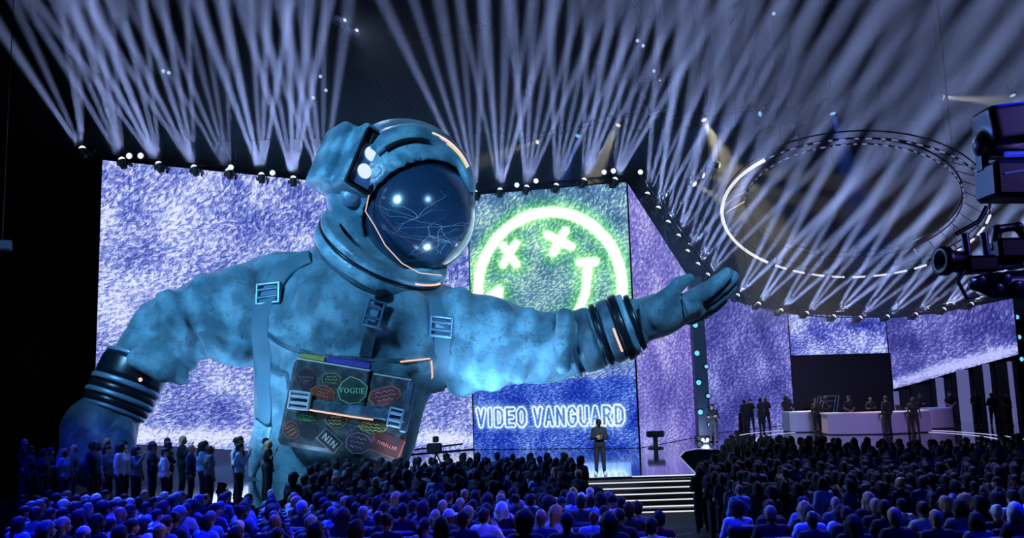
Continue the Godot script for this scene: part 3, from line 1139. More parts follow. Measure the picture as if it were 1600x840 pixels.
	for q in [[Vector3(-8.568, 7.264, -29.000), Vector2(0.80, 0.72), 0.08], [Vector3(-2.559, 5.915, -29.000), Vector2(0.72, 0.66), -0.12], [Vector3(-4.695, 6.382, -29.000), Vector2(0.52, 0.85), -0.30]]:
		var h := front_hit(q[0])
		var nb: Basis = basis_z(h[1]) * Basis(Vector3(0, 0, 1), q[2])
		buckle(a, Transform3D(nb, h[0] + h[1] * 0.16), q[1], M.buckle)
		var pl := MB.new()
		pl.box(Transform3D(nb, h[0] + h[1] * 0.12), Vector3(q[1].x * 0.62, q[1].y * 0.7, 0.16), 0.04)
		obj("buckle_plate", pl.mesh(), M.cuff_pale, a)
	# centre clip hanging from the collar
	obj("clip_strap", ribbon([Vector3(-4.372, 7.315, -29.000), Vector3(-4.466, 6.913, -29.000), Vector3(-4.652, 6.246, -29.000), Vector3(-4.926, 5.586, -29.000), Vector3(-5.109, 5.016, -29.000)], 0.42, 0.09, 0.02).mesh(), M.suit_dark, a)
	var ch := front_hit(Vector3(-4.511, 6.914, -29.000))
	var cb := MB.new()
	var ct := Transform3D(basis_z(ch[1]) * Basis(Vector3(0, 0, 1), -0.3), ch[0] + ch[1] * 0.2)
	cb.box(ct, Vector3(0.44, 0.5, 0.26), 0.06)
	cb.box(ct * Transform3D(Basis(Vector3(1, 0, 0), 0.2), Vector3(0.06, -0.1, 0.14)), Vector3(0.2, 0.3, 0.16), 0.05)
	obj("clip", cb.mesh(), M.cuff, a)
	# chest seam, side pocket and belt
	for sm in [[Vector3(-8.581, 5.920, -29.000), Vector3(-7.865, 5.454, -29.000), Vector3(-6.753, 5.132, -29.000), Vector3(-5.420, 4.937, -29.000), Vector3(-4.089, 4.852, -29.000), Vector3(-2.934, 4.861, -29.000)], [Vector3(-8.572, 4.680, -29.000), Vector3(-8.083, 4.489, -29.000), Vector3(-7.728, 4.390, -29.000), Vector3(-7.725, 3.253, -29.000), Vector3(-7.985, 2.178, -29.000)]]:
		obj("seam", ribbon(sm, 0.14, 0.07, 0.01).mesh(), M.suit_dark, a)
	obj("seam_light", ribbon([Vector3(-3.912, 4.825, -29.000), Vector3(-3.423, 4.832, -29.000), Vector3(-2.934, 4.861, -29.000)], 0.05, 0.04, 0.09).mesh(), M.orange, a)
	obj("seam_light", ribbon([Vector3(-2.913, 4.817, -29.000), Vector3(-2.920, 4.420, -29.000), Vector3(-3.015, 4.072, -29.000)], 0.05, 0.04, 0.09).mesh(), M.orange, a)
	obj("coat_tail", ribbon([Vector3(-8.692, 2.848, -29.000), Vector3(-8.906, 2.206, -29.000), Vector3(-9.165, 1.676, -29.000), Vector3(-9.508, 1.045, -29.000)], 0.8, 0.25, 0.0).mesh(), M.shell, a)


func scratches() -> ImageTexture:
	# the visor's finish: deep blue film with a web of scratches and flecks of dust
	var im := Image.create(1024, 1024, false, Image.FORMAT_RGB8)
	im.fill(Color(0.12, 0.22, 0.33))
	var r := RandomNumberGenerator.new()
	r.seed = 21
	var line := func(from: Vector2, an: float, length: float, bend: float, c: Color) -> Vector2:
		var p := from
		for s in int(length):
			an += r.randf_range(-bend, bend)
			p += Vector2(cos(an), sin(an))
			if p.x > 1 and p.y > 1 and p.x < 1022 and p.y < 1022:
				im.set_pixelv(Vector2i(p), c)
				if s % 3 == 0:
					im.set_pixelv(Vector2i(p) + Vector2i(1, 0), c.darkened(0.2))
		return p
	var pale := Color(0.72, 0.82, 0.88)
	for hub in [Vector2(225, 560), Vector2(262, 610), Vector2(205, 640), Vector2(300, 520)]:
		for k in 6:
			var an := r.randf_range(0, TAU)
			var e: Vector2 = line.call(hub, an, r.randf_range(40, 170), 0.12, pale)
			for m in 2:
				line.call(e, an + r.randf_range(-0.9, 0.9), r.randf_range(15, 60), 0.2, pale.darkened(0.3))
	for k in 900:
		var p := Vector2(250 + r.randfn(0, 60), 560 + r.randfn(0, 110))
		im.set_pixelv(Vector2i(p.clamp(Vector2(1, 1), Vector2(1022, 1022))), pale.darkened(r.randf_range(0.0, 0.5)))
	return ImageTexture.create_from_image(im)


func build_helmet(a: Node) -> void:
	var c := Vector3(-4.046, 11.280, -31.000)
	var face := Vector3(0.34, -0.24, 0.91).normalized()
	var R := 2.710
	# shell: rounded back, jaw pieces and the neck guard, cut open for the visor
	var f := Field.new()
	f.ell(Transform3D(Basis(), c), Vector3(R, R, R), 0.2)
	f.cap(Vector3(-5.463, 10.662, -30.200), Vector3(-5.689, 9.439, -30.600), 1.068, 1.207, 0.5)
	f.cap(Vector3(-4.502, 8.848, -30.600), Vector3(-3.360, 8.240, -29.900), 1.021, 0.696, 0.6)
	f.cap(Vector3(-5.860, 10.998, -29.700), Vector3(-5.793, 10.473, -29.700), 0.836, 0.789, 0.3)
	var vc := c + face * 0.9 + Vector3(0.36, -0.88, 0.0)
	var vr := Vector3(2.08, 2.12, 2.05)
	var vb := basis_z(face)
	f.ell(Transform3D(vb, vc + face * 0.25), vr + Vector3(0.06, 0.06, 0.0), 0.1, 1)
	var b := MB.new()
	f.into(b, 0.085)
	var shell := obj("helmet_shell", b.mesh(), M.shell, a)
	# visor bubble
	var v := MB.new()
	v.ball(Transform3D(vb, vc), vr, 40, 56)
	var vm := mat(Color(0.045, 0.085, 0.15), 0.22, 0.0)
	vm.clearcoat_enabled = true
	vm.clearcoat = 1.0
	vm.clearcoat_roughness = 0.17
	vm.albedo_color = Color.WHITE
	vm.albedo_texture = scratches()
	var visor := obj("visor", v.mesh(), vm, a)
	# rim round the visor
	var rt := Transform3D(basis_y(face), vc - face * 0.35)
	var rim := MB.new()
	var rr := 2.08
	rim.ring(rt, [Vector2(rr - 0.10, -0.5), Vector2(rr + 0.22, -0.4), Vector2(rr + 0.26, 0.0), Vector2(rr + 0.14, 0.22), Vector2(rr - 0.12, 0.26), Vector2(rr - 0.22, 0.05)], 64)
	obj("visor_rim", rim.mesh(), M.shell, a)
	# thin glowing line along the lower rim
	var gl := MB.new()
	gl.ring(rt, [Vector2(rr - 0.10, 0.27), Vector2(rr - 0.05, 0.31), Vector2(rr + 0.0, 0.27)], 30, 2.36, 2.95)
	obj("rim_light", gl.mesh(), glow(Color(0.85, 0.85, 0.95), 0.9), visor)
	# brow guard above the visor, with a dark slot and coloured lights
	var brow := MB.new()
	var bt := Transform3D(basis_y(face), c)
	brow.ring(bt, [Vector2(2.30, 1.28), Vector2(2.46, 1.36), Vector2(2.38, 1.58), Vector2(2.22, 1.86), Vector2(2.06, 2.06), Vector2(1.96, 2.14), Vector2(1.84, 2.10), Vector2(1.78, 1.95)], 48, -1.42, 0.95)
	obj("brow_guard", brow.mesh(), M.shell, a)
	var slot := MB.new()
	slot.ring(bt, [Vector2(1.96, 2.08), Vector2(1.92, 2.19), Vector2(1.82, 2.20), Vector2(1.74, 2.08)], 24, -1.25, -0.42)
	obj("brow_slot", slot.mesh(), M.black, shell)
	var cols := [Color(1.0, 0.95, 0.90), Color(1.0, 0.72, 0.78), Color(0.90, 0.86, 0.55)]
	for k in 3:
		var s := MB.new()
		var r0: float = 2.20 - 0.065 * k
		var y0: float = 1.87 + 0.085 * k
		s.ring(bt, [Vector2(r0 + 0.02, y0 - 0.03), Vector2(r0 + 0.05, y0 + 0.01), Vector2(r0 - 0.01, y0 + 0.05)], 20, -0.32 + 0.14 * k, 0.52)
		obj("brow_light", s.mesh(), glow(cols[k], 1.2), shell)
	# lamp box on the side
	var bx := Field.new()
	var lb := basis_z(Vector3(0.62, 0.02, 0.78)) * Basis(Vector3(0, 0, 1), -0.42)
	var lc := Vector3(-5.153, 11.888, -28.800)
	bx.rbox(Transform3D(lb, lc + lb * Vector3(0, 0, -0.55)), Vector3(0.62, 1.28, 0.95), 0.18, 0.1)
	bx.rbox(Transform3D(lb, lc + lb * Vector3(-0.25, 0.1, -1.2)), Vector3(0.85, 1.25, 0.8), 0.25, 0.2)
	var bm := MB.new()
	bx.into(bm, 0.07)
	var box := obj("lamp_box", bm.mesh(), M.shell, a)
	var ft := Transform3D(lb, lc + lb * Vector3(0, 0, 0.42))
	var fr := MB.new()
	for e in [-1, 1]:
		fr.box(ft * Transform3D(Basis(), Vector3(e * 0.46, -0.1, 0)), Vector3(0.12, 2.2, 0.22), 0.03)
		fr.box(ft * Transform3D(Basis(), Vector3(0, -0.1 + e * 1.08, 0)), Vector3(1.0, 0.14, 0.22), 0.03)
	obj("lamp_frame", fr.mesh(), M.black_metal, box)
	var fp := MB.new()
	fp.box(ft * Transform3D(Basis(), Vector3(0, -0.3, -0.02)), Vector3(0.8, 1.6, 0.1), 0.02)
	obj("lamp_panel", fp.mesh(), mat(Color(0.45, 0.6, 0.85), 0.3, 0.3), box)
	var fk := MB.new()
	fk.box(ft * Transform3D(Basis(), Vector3(0.05, 0.72, 0.03)), Vector3(0.62, 0.46, 0.16), 0.05)
	obj("camera_block", fk.mesh(), M.black, box)
	for k in 2:
		var l := MB.new()
		var lt: Transform3D = ft * Transform3D(Basis(Vector3(1, 0, 0), PI / 2), Vector3(0, 0.18 - 0.72 * k, 0.06))
		l.ball(lt, Vector3(0.27, 0.08, 0.27), 8, 24)
		obj("lamp", l.mesh(), glow(Color(0.86, 0.92, 1.0), 1.6), box)
	# round knob on the jaw
	var kn := MB.new()
	var kt := Transform3D(basis_y(Vector3(0.15, -0.1, 1)), Vector3(-5.583, 10.616, -28.750))
	kn.ring(kt, [Vector2(0.40, -0.4), Vector2(0.40, 0.05), Vector2(0.34, 0.14), Vector2(0.26, 0.14), Vector2(0.24, 0.20), Vector2(0.0, 0.22)], 28)
	obj("jaw_knob", kn.mesh(), M.cuff_pale, a)
	var jl := MB.new()
	jl.tube([Vector3(-4.890, 10.632, -28.400), Vector3(-5.011, 9.981, -28.300), Vector3(-4.672, 9.439, -28.100), Vector3(-4.299, 8.731, -28.050), Vector3(-3.759, 8.117, -28.200), Vector3(-3.195, 7.793, -28.400), Vector3(-2.444, 7.705, -28.600)], [0.022], 6)
	obj("jaw_light", jl.mesh(), glow(Color(0.95, 0.82, 0.78), 0.9), shell)
	# collar: stacked rings tilted towards the audience
	var ax := Vector3(0.50, 0.76, 0.42).normalized()
	var cc := Vector3(-4.836, 8.695, -30.300)
	var ct := Transform3D(basis_y(ax), cc)
	var cr := 2.524
	var rings := [[0.0, cr, 0.26, M.shell], [0.28, cr - 0.03, 0.08, M.cuff], [0.48, cr - 0.04, 0.16, M.shell], [-0.30, cr - 0.10, 0.12, M.suit_dark]]
	for q in rings:
		var g := MB.new()
		var h: float = q[2]
		var y: float = q[0]
		var r: float = q[1]
		g.ring(ct, [Vector2(r - 0.6, y - h), Vector2(r - 0.08, y - h), Vector2(r, y - h * 0.7), Vector2(r + 0.03, y), Vector2(r, y + h * 0.7), Vector2(r - 0.08, y + h), Vector2(r - 0.6, y + h)], 72)
		obj("collar_ring", g.mesh(), q[3], a)
	for q in [[0.0, 3.35, 3.75], [0.48, 3.30, 3.85]]:
		var g := MB.new()
		g.ring(ct, [Vector2(cr - 0.02, q[0] - 0.04), Vector2(cr + 0.05, q[0]), Vector2(cr - 0.02, q[0] + 0.04)], 16, q[1], q[2])
		obj("collar_light", g.mesh(), M.orange, a)


func glove_finger(f: Field, root: Vector3, dir: Vector3, curl: Vector3, lens: Array, r: float) -> void:
	# one finger: three bones that bend towards curl
	var p := root
	var d := dir.normalized()
	for i in 3:
		var q: Vector3 = p + d * lens[i]
		f.cap(p, q, r * (1.0 - 0.10 * i), r * (0.92 - 0.12 * i), r * 0.12)
		p = q
		d = (d + curl).normalized()


func build_uplights() -> void:
	# footlights on the deck that wash the sculpture from below
	var i := 0
	for q in [[Vector3(-9.4, DECK, -27.0), Vector3(-8.4, 8.5, -30.3), 40.0], [Vector3(-6.8, DECK, -27.35), Vector3(-6.4, 5, -29.4), 9.0], [Vector3(-3.9, DECK, -27.35), Vector3(-4.4, 7, -29.6), 13.0], [Vector3(-0.9, DECK, -27.35), Vector3(0.6, 8.0, -29.9), 78.0]]:
		var o := thing("foot_light", "%s low foot light aimed up at the astronaut from the deck edge" % COUNT[i], "stage light", q[0], 0.0, "foot lights on the deck")
		var d: Vector3 = (q[1] - q[0]).normalized()
		var b := MB.new()
		b.ring(Transform3D(basis_y(d), Vector3(0, 0.16, 0)), [Vector2(0.0, -0.15), Vector2(0.13, -0.13), Vector2(0.15, 0.08)], 14)
		obj("can", b.mesh(), M.black_metal, o)
		b = MB.new()
		b.box(Transform3D(Basis(), Vector3(0, 0.03, 0)), Vector3(0.3, 0.06, 0.3), 0.01)
		obj("base", b.mesh(), M.black_metal, o)
		b = MB.new()
		b.ball(Transform3D(basis_y(d), Vector3(0, 0.16, 0) + d * 0.05), Vector3(0.13, 0.03, 0.13), 6, 12)
		obj("lens", b.mesh(), M.lens, o)
		spot("foot_spot_light", q[0] + Vector3(0, 0.16, 0) + d * 0.16, q[1], 44, q[2], Color(0.62, 0.82, 1.0), 0.8, 0.6)
		i += 1


func build_gloves(a: Node) -> void:
	# open palm
	var f := Field.new()
	f.cap(Vector3(4.092, 5.880, -29.200), Vector3(5.161, 6.140, -29.200), 0.808, 0.696, 0.4)
	f.cap(Vector3(5.033, 6.196, -28.700), Vector3(6.154, 6.472, -28.700), 0.561, 0.381, 0.4)
	f.cap(Vector3(5.134, 6.148, -29.300), Vector3(6.364, 6.359, -29.300), 0.628, 0.426, 0.4)
	f.cap(Vector3(5.149, 6.236, -29.900), Vector3(6.452, 6.473, -29.900), 0.539, 0.359, 0.4)
	var dirs := [[Vector3(6.096, 6.598, -28.600), Vector3(1.0, 0.52, 0.05), 1.0], [Vector3(6.330, 6.501, -29.100), Vector3(1.0, 0.50, 0.0), 1.08], [Vector3(6.394, 6.324, -29.450), Vector3(1.0, 0.42, -0.04), 1.0], [Vector3(6.318, 6.101, -29.800), Vector3(1.0, 0.36, -0.08), 0.85]]
	for q in dirs:
		glove_finger(f, q[0], q[1], Vector3(0, 0.14, 0), [0.66 * q[2], 0.50 * q[2], 0.42 * q[2]], 0.32)
	# thumb
	f.cap(Vector3(4.762, 6.182, -28.400), Vector3(5.195, 6.594, -28.250), 0.426, 0.337, 0.3)
	f.cap(Vector3(5.195, 6.594, -28.250), Vector3(5.659, 7.106, -28.250), 0.303, 0.247, 0.15)
	f.cap(Vector3(5.659, 7.106, -28.250), Vector3(6.054, 7.320, -28.300), 0.247, 0.168, 0.1)
	var b := MB.new()
	f.into(b, 0.062)
	var g := obj("glove", b.mesh(), M.suit, a)
	for s in [[[Vector3(4.295, 6.478, -28.100), Vector3(4.325, 6.079, -28.000), Vector3(4.426, 5.651, -28.100), Vector3(4.591, 5.401, -28.400)], 0.05], [[Vector3(5.738, 6.694, -28.100), Vector3(5.784, 6.337, -28.000), Vector3(5.938, 6.044, -28.200)], 0.03]]:
		var t := MB.new()
		t.tube(s[0], [s[1]], 8)
		obj("glove_seam", t.mesh(), M.suit_dark, g)
	# cuff of the open hand
	var ax := (Vector3(4.660, 6.020, -29.200) - Vector3(2.867, 5.438, -29.500)).normalized()
	var ct := Transform3D(basis_y(ax), Vector3(2.872, 5.463, -29.550))
	for q in [[-0.95, 1.16, 0.07, M.cuff_pale], [-0.3, 1.13, 0.36, M.suit_dark], [0.25, 1.15, 0.10, M.cuff], [0.62, 1.14, 0.22, M.suit_dark], [1.0, 1.20, 0.16, M.cuff], [1.25, 1.12, 0.12, M.shell], [1.5, 1.02, 0.10, M.cuff]]:
		var k := MB.new()
		var h: float = q[2]
		k.ring(ct, [Vector2(q[1] - 0.35, q[0] - h), Vector2(q[1] - 0.05, q[0] - h), Vector2(q[1], q[0] - h * 0.6), Vector2(q[1], q[0] + h * 0.6), Vector2(q[1] - 0.05, q[0] + h), Vector2(q[1] - 0.35, q[0] + h)], 48)
		obj("cuff_ring", k.mesh(), q[3], a)
	var fb := (ct.basis.inverse() * Vector3(0.15, -0.35, 0.9)).normalized()
	var an := atan2(fb.z, fb.x)
	var ol := MB.new()
	ol.ring(ct, [Vector2(1.14, 0.70), Vector2(1.19, 0.74), Vector2(1.14, 0.78)], 12, an - 0.35, an + 0.45)
	obj("cuff_light", ol.mesh(), M.orange, a)
	# fist on the ground
	var l := Field.new()
	l.cap(Vector3(-13.810, 3.397, -28.900), Vector3(-14.083, 2.641, -28.700), 0.898, 1.122, 0.5)
	l.cap(Vector3(-14.308, 2.862, -28.700), Vector3(-14.225, 1.866, -28.600), 1.077, 0.987, 0.4)
	for k in 4:
		var kx: float = [118.0, 140.0, 162.0, 184.0][k]
		var kn := Vector3(-13.944, 2.435, -28.000) + Vector3((kx - 150.0) * 0.0222, 0.1, 0.15)
		l.cap(kn, kn + Vector3(-0.06, -0.75, 0.28), 0.34, 0.30, 0.15)
		l.cap(kn + Vector3(-0.06, -0.75, 0.28), kn + Vector3(-0.06, -1.02, -0.25), 0.30, 0.26, 0.1)
	l.cap(Vector3(-13.073, 2.856, -28.200), Vector3(-12.776, 1.900, -27.800), 0.314, 0.269, 0.25)
	var lm := MB.new()
	l.into(lm, 0.085, Vector3(-40, DECK, -60), Vector3(40, 40, 0))
	obj("glove", lm.mesh(), M.suit_dark, a)
	# its cuff: a wide dark band and three rings
	var lx := (Vector3(-13.767, 3.439, -28.900) - Vector3(-13.283, 4.847, -29.300)).normalized()
	var lt := Transform3D(basis_y(lx), Vector3(-13.386, 4.561, -29.200))
	for q in [[-0.62, 1.13, 0.08, M.cuff_pale], [-0.15, 1.16, 0.42, M.cuff], [0.36, 1.20, 0.10, M.cuff_pale], [0.62, 1.16, 0.12, M.cuff], [0.84, 1.19, 0.09, M.cuff_pale], [1.06, 1.12, 0.12, M.cuff], [1.26, 1.06, 0.07, M.cuff_pale]]:
		var k := MB.new()
		var h: float = q[2]
		k.ring(lt, [Vector2(q[1] - 0.35, q[0] - h), Vector2(q[1] - 0.05, q[0] - h), Vector2(q[1], q[0] - h * 0.6), Vector2(q[1], q[0] + h * 0.6), Vector2(q[1] - 0.05, q[0] + h), Vector2(q[1] - 0.35, q[0] + h)], 48)
		obj("cuff_ring", k.mesh(), q[3], a)
	for q in [[0.30, 0.9], [-0.5, 0.6]]:
		var k := MB.new()
		k.ball(Transform3D(Basis(), Vector3(-13.386, 4.561, -29.200) + lx * q[0] + Vector3(q[1], 0.15, 1.0)), Vector3.ONE * 0.07, 6, 8)
		obj("cuff_light", k.mesh(), M.orange, a)

# ---------------------------------------------------------------- the case of stickers strapped to its chest
func sticker(parent: Node, at: Vector2, size: Vector2, turn: float, shape: String, fill: Color, line: Color, text := "", seed_ := 0, z := 0.0) -> void:
	var r := RandomNumberGenerator.new()
	r.seed = seed_
	var pts := []
	var n := 4 if shape == "rect" else 9 if shape == "torn" else 18
	for i in n:
		var an := TAU * (i + 0.5) / n
		var k := 1.0
		if shape == "rect":
			k = 1.2
		elif shape == "torn":
			k = r.randf_range(0.86, 1.08)
		pts.append(Vector2(cos(an) * size.x * 0.5 * k * (1.18 if shape == "rect" else 1.0), sin(an) * size.y * 0.5 * k * (1.18 if shape == "rect" else 1.0)))
	var t := Transform3D(Basis(Vector3(0, 0, 1), turn), Vector3(at.x, at.y, z))
	var b := MB.new()
	b.plate(t, pts, 0.02)
	var mm := mat(line, 0.6)
	var o := obj("sticker", b.mesh(), mm, parent)
	var inner := pts.map(func(p): return p * 0.92)
	b = MB.new()
	b.plate(t * Transform3D(Basis(), Vector3(0, 0, 0.02)), inner, 0.012)
	var m2 := mat(Color.WHITE, 0.7)
	m2.albedo_texture = noise_tex(noise(FastNoiseLite.TYPE_SIMPLEX, 0.03, seed_ + 3, 4), 64, [[0.0, fill.darkened(0.55)], [0.45, fill.darkened(0.15)], [0.75, fill], [1.0, fill.lightened(0.25)]])
	m2.uv1_triplanar = true
	m2.uv1_scale = Vector3.ONE * 0.6
	obj("sticker_print", b.mesh(), m2, o)
	if text:
		var tm := TextMesh.new()
		var fnt := SystemFont.new()
		fnt.font_names = PackedStringArray(["Droid Serif" if text == "VOGUE" else "Droid Sans"])
		fnt.font_weight = 700
		tm.font = fnt
		tm.text = text
		tm.font_size = 32
		tm.depth = 0.02
		var lines := text.split("\n")
		var longest := 0
		for l in lines:
			longest = maxi(longest, l.length())
		tm.pixel_size = minf(size.x * 0.80 / (longest * 22.0), size.y * 0.6 / (lines.size() * 30.0))
		tm.line_spacing = -6.0
		obj("lettering", tm, mat(line.lightened(0.2), 0.6), o, t * Transform3D(Basis(), Vector3(0, 0, 0.05)))
	elif shape != "disc":
		var s := MB.new()
		for k in 3:
			var y := size.y * (0.2 - 0.2 * k)
			var w := size.x * r.randf_range(0.22, 0.32)
			var pth := []
			for i in 9:
				pth.append(t * Vector3(lerpf(-w, w, i / 8.0), y + sin(i * 2.3 + seed_ + k) * size.y * 0.055, 0.035))
			s.tube(pth, [0.014], 6)
		obj("print_lines", s.mesh(), mat(line.lightened(0.15), 0.6), o)


func build_chest_pack() -> void:
	var base := Transform3D(basis_z(Vector3(0.04, 0.05, 1)) * Basis(Vector3(0, 0, 1), -0.195), Vector3(-5.614, 3.220, -28.250))
	var p := thing("sticker_case", "dark travel case covered in worn stickers strapped to the chest of the astronaut", "case", base.origin)
	p.basis = base.basis
	var leather := mat(Color.WHITE, 0.75)
	leather.albedo_texture = noise_tex(noise(FastNoiseLite.TYPE_SIMPLEX, 0.02, 12, 5), 256, [[0.0, Color(0.10, 0.11, 0.13)], [0.5, Color(0.19, 0.21, 0.24)], [1.0, Color(0.36, 0.38, 0.40)]])
	leather.uv1_triplanar = true
	leather.uv1_scale = Vector3.ONE * 0.35
	var b := MB.new()
	b.box(Transform3D(Basis(), Vector3(-0.02, -0.05, -0.05)), Vector3(4.1, 2.85, 0.8), 0.14)
	obj("case_body", b.mesh(), leather, p)
	b = MB.new()
	b.box(Transform3D(Basis(), Vector3(-0.72, 0.66, 0.38)), Vector3(2.5, 1.5, 0.22), 0.07)
	var flap := obj("flap", b.mesh(), leather, p)
	b = MB.new()
	b.box(Transform3D(Basis(), Vector3(1.28, 0.62, 0.34)), Vector3(1.36, 1.42, 0.18), 0.06)
	obj("flap", b.mesh(), leather, p)
	# worn bright edges and the printed top band
	b = MB.new()
	b.tube([Vector3(-1.95, 1.38, 0.46), Vector3(0.5, 1.38, 0.46)], [0.035], 6)
	b.tube([Vector3(0.64, 1.30, 0.40), Vector3(1.92, 1.30, 0.40)], [0.03], 6)
	obj("worn_edge", b.mesh(), mat(Color(0.75, 0.75, 0.72), 0.4), p)
	b = MB.new()
	b.box(Transform3D(Basis(), Vector3(-0.25, 1.52, 0.25)), Vector3(1.5, 0.26, 0.3), 0.05)
	obj("purple_band", b.mesh(), mat(Color(0.26, 0.18, 0.55), 0.5), p)
	b = MB.new()
	b.box(Transform3D(Basis(), Vector3(-1.45, 1.49, 0.25)), Vector3(0.85, 0.2, 0.3), 0.05)
	obj("yellow_band", b.mesh(), mat(Color(0.62, 0.58, 0.25), 0.5), p)
	var z0 := 0.36
	var z1 := 0.50
	sticker(p, Vector2(-1.508, 0.761), Vector2(0.72, 0.80), 0.06, "torn", Color(0.16, 0.08, 0.16), Color(0.34, 0.18, 0.22), "KENDRICK\nLAMAR", 1, z1)
	sticker(p, Vector2(-0.686, 0.877), Vector2(0.70, 0.50), 0.1, "torn", Color(0.20, 0.19, 0.14), Color(0.55, 0.52, 0.32), "", 2, z1)
	sticker(p, Vector2(-0.867, 0.416), Vector2(0.86, 0.50), -0.1, "torn", Color(0.62, 0.16, 0.10), Color(0.72, 0.42, 0.22), "", 3, z1)
	sticker(p, Vector2(0.066, 0.636), Vector2(1.02, 0.96), 0.12, "torn", Color(0.14, 0.24, 0.20), Color(0.42, 0.66, 0.50), "VOGUE", 4, z1)
	sticker(p, Vector2(1.164, 0.648), Vector2(1.12, 0.66), 0.36, "torn", Color(0.55, 0.14, 0.22), Color(0.58, 0.50, 0.36), "", 5, 0.44)
	sticker(p, Vector2(-1.674, -0.949), Vector2(0.52, 0.62), 0.7, "torn", Color(0.42, 0.12, 0.12), Color(0.50, 0.42, 0.28), "", 6, z0)
	sticker(p, Vector2(-1.238, -0.466), Vector2(0.62, 0.34), 0.0, "torn", Color(0.12, 0.36, 0.20), Color(0.22, 0.42, 0.28), "", 7, z0)
	sticker(p, Vector2(-1.101, -0.896), Vector2(0.60, 0.56), 0.0, "disc", Color(0.06, 0.08, 0.12), Color(0.12, 0.15, 0.20), "", 8, z0)
	sticker(p, Vector2(-0.300, -0.395), Vector2(0.78, 0.56), 0.1, "torn", Color(0.20, 0.19, 0.12), Color(0.56, 0.50, 0.26), "", 9, z0)
	sticker(p, Vector2(-0.359, -1.074), Vector2(0.78, 0.46), -0.55, "rect", Color(0.09, 0.09, 0.11), Color(0.50, 0.50, 0.50), "NIN", 10, z0)
	sticker(p, Vector2(0.553, -0.986), Vector2(0.92, 0.74), -0.05, "torn", Color(0.22, 0.13, 0.24), Color(0.50, 0.42, 0.44), "", 11, z0)
	sticker(p, Vector2(0.955, -0.422), Vector2(1.0, 0.50), 0.05, "torn", Color(0.26, 0.24, 0.10), Color(0.62, 0.58, 0.26), "", 12, z0)
	sticker(p, Vector2(1.511, -0.912), Vector2(1.06, 0.66), -0.2, "rect", Color(0.30, 0.07, 0.06), Color(0.72, 0.20, 0.14), "THRILLER", 13, z0)
	# cross strap with two frame buckles
	b = MB.new()
	b.box(Transform3D(Basis(Vector3(0, 0, 1), 0.03), Vector3(0.12, 0.02, 0.60)), Vector3(3.7, 0.36, 0.16), 0.05)
	obj("cross_strap", b.mesh(), M.suit_dark, p)
	b = MB.new()
	b.box(Transform3D(Basis(), Vector3(1.95, 0.42, 0.40)), Vector3(0.26, 1.7, 0.2), 0.06)
	obj("side_strap", b.mesh(), M.suit_dark, p)
	b = MB.new()
	b.tube([Vector3(-1.2, -0.20, 0.66), Vector3(0.2, -0.19, 0.68), Vector3(0.95, -0.17, 0.68)], [0.03], 6)
	obj("strap_light", b.mesh(), M.orange, p)
	buckle(p, Transform3D(Basis(Vector3(0, 0, 1), 0.05), Vector3(-1.52, 0.05, 0.72)), Vector2(0.62, 0.52), mat(Color(0.72, 0.75, 0.78), 0.45, 0.2))
	buckle(p, Transform3D(Basis(Vector3(0, 0, 1), -0.05), Vector3(1.66, 0.02, 0.72)), Vector2(0.42, 0.56), mat(Color(0.60, 0.66, 0.72), 0.45, 0.2))

# ---------------------------------------------------------------- beam lights along the top of the screens
func moving_light(at: Vector3, aim: Vector3, label: String, group: String) -> Node3D:
	# a moving-head fixture hung at at: base, yoke, head, lens
	var o := thing("moving_light", label, "stage light", at, 0.0, group)
	var b := MB.new()
	b.box(Transform3D(Basis(), Vector3(0, -0.02, -0.42)), Vector3(0.34, 0.3, 0.16), 0.03)
	obj("base", b.mesh(), M.black_metal, o)
	b = MB.new()
	for s in [-1, 1]:
		b.box(Transform3D(Basis(), Vector3(s * 0.2, 0, -0.16)), Vector3(0.05, 0.16, 0.44), 0.02)
	b.box(Transform3D(Basis(), Vector3(0, 0, -0.36)), Vector3(0.44, 0.12, 0.05), 0.01)
	obj("yoke", b.mesh(), M.black_metal, o)
	b = MB.new()
	b.tube([Vector3(0, 0.05, -0.48), Vector3(0, 0.30, -0.86)], [0.035], 6)
	obj("clamp", b.mesh(), M.black_metal, o)
	b = MB.new()
	b.ring(Transform3D(basis_y(aim)), [Vector2(0.0, -0.22), Vector2(0.12, -0.2), Vector2(0.15, -0.05), Vector2(0.15, 0.14), Vector2(0.12, 0.16)], 16)
	obj("head", b.mesh(), M.black, o)
	b = MB.new()
	b.ball(Transform3D(basis_y(aim), aim * 0.15), Vector3(0.125, 0.12, 0.125), 8, 14)
	obj("lens", b.mesh(), M.lens, o)
	return o


func fan(at: Vector3, leans: Array, depth: float, power: float, label: String, group: String, angle := 2.45) -> void:
	var mid: float = deg_to_rad(leans[leans.size() / 2])
	moving_light(at, Vector3(sin(mid), cos(mid), depth).normalized(), label, group)
	for l in leans:
		var a := deg_to_rad(l)
		var d := Vector3(sin(a), cos(a), depth + rng.randf_range(-0.05, 0.05)).normalized()
		spot("beam_light", at + d * 0.30, at + d * 5.0, angle * rng.randf_range(0.75, 1.2), power * rng.randf_range(0.7, 1.25), Color(0.74, 0.80, 1.0), 1.0, 0.09)


const COUNT := ["first", "second", "third", "fourth", "fifth", "sixth", "seventh", "eighth", "ninth", "tenth", "eleventh", "twelfth", "thirteenth", "fourteenth", "fifteenth", "sixteenth", "seventeenth", "eighteenth", "nineteenth", "twentieth",
	"twenty-first", "twenty-second", "twenty-third", "twenty-fourth", "twenty-fifth", "twenty-sixth", "twenty-seventh", "twenty-eighth", "twenty-ninth", "thirtieth", "thirty-first", "thirty-second", "thirty-third", "thirty-fourth", "thirty-fifth", "thirty-sixth", "thirty-seventh", "thirty-eighth", "thirty-ninth", "fortieth"]


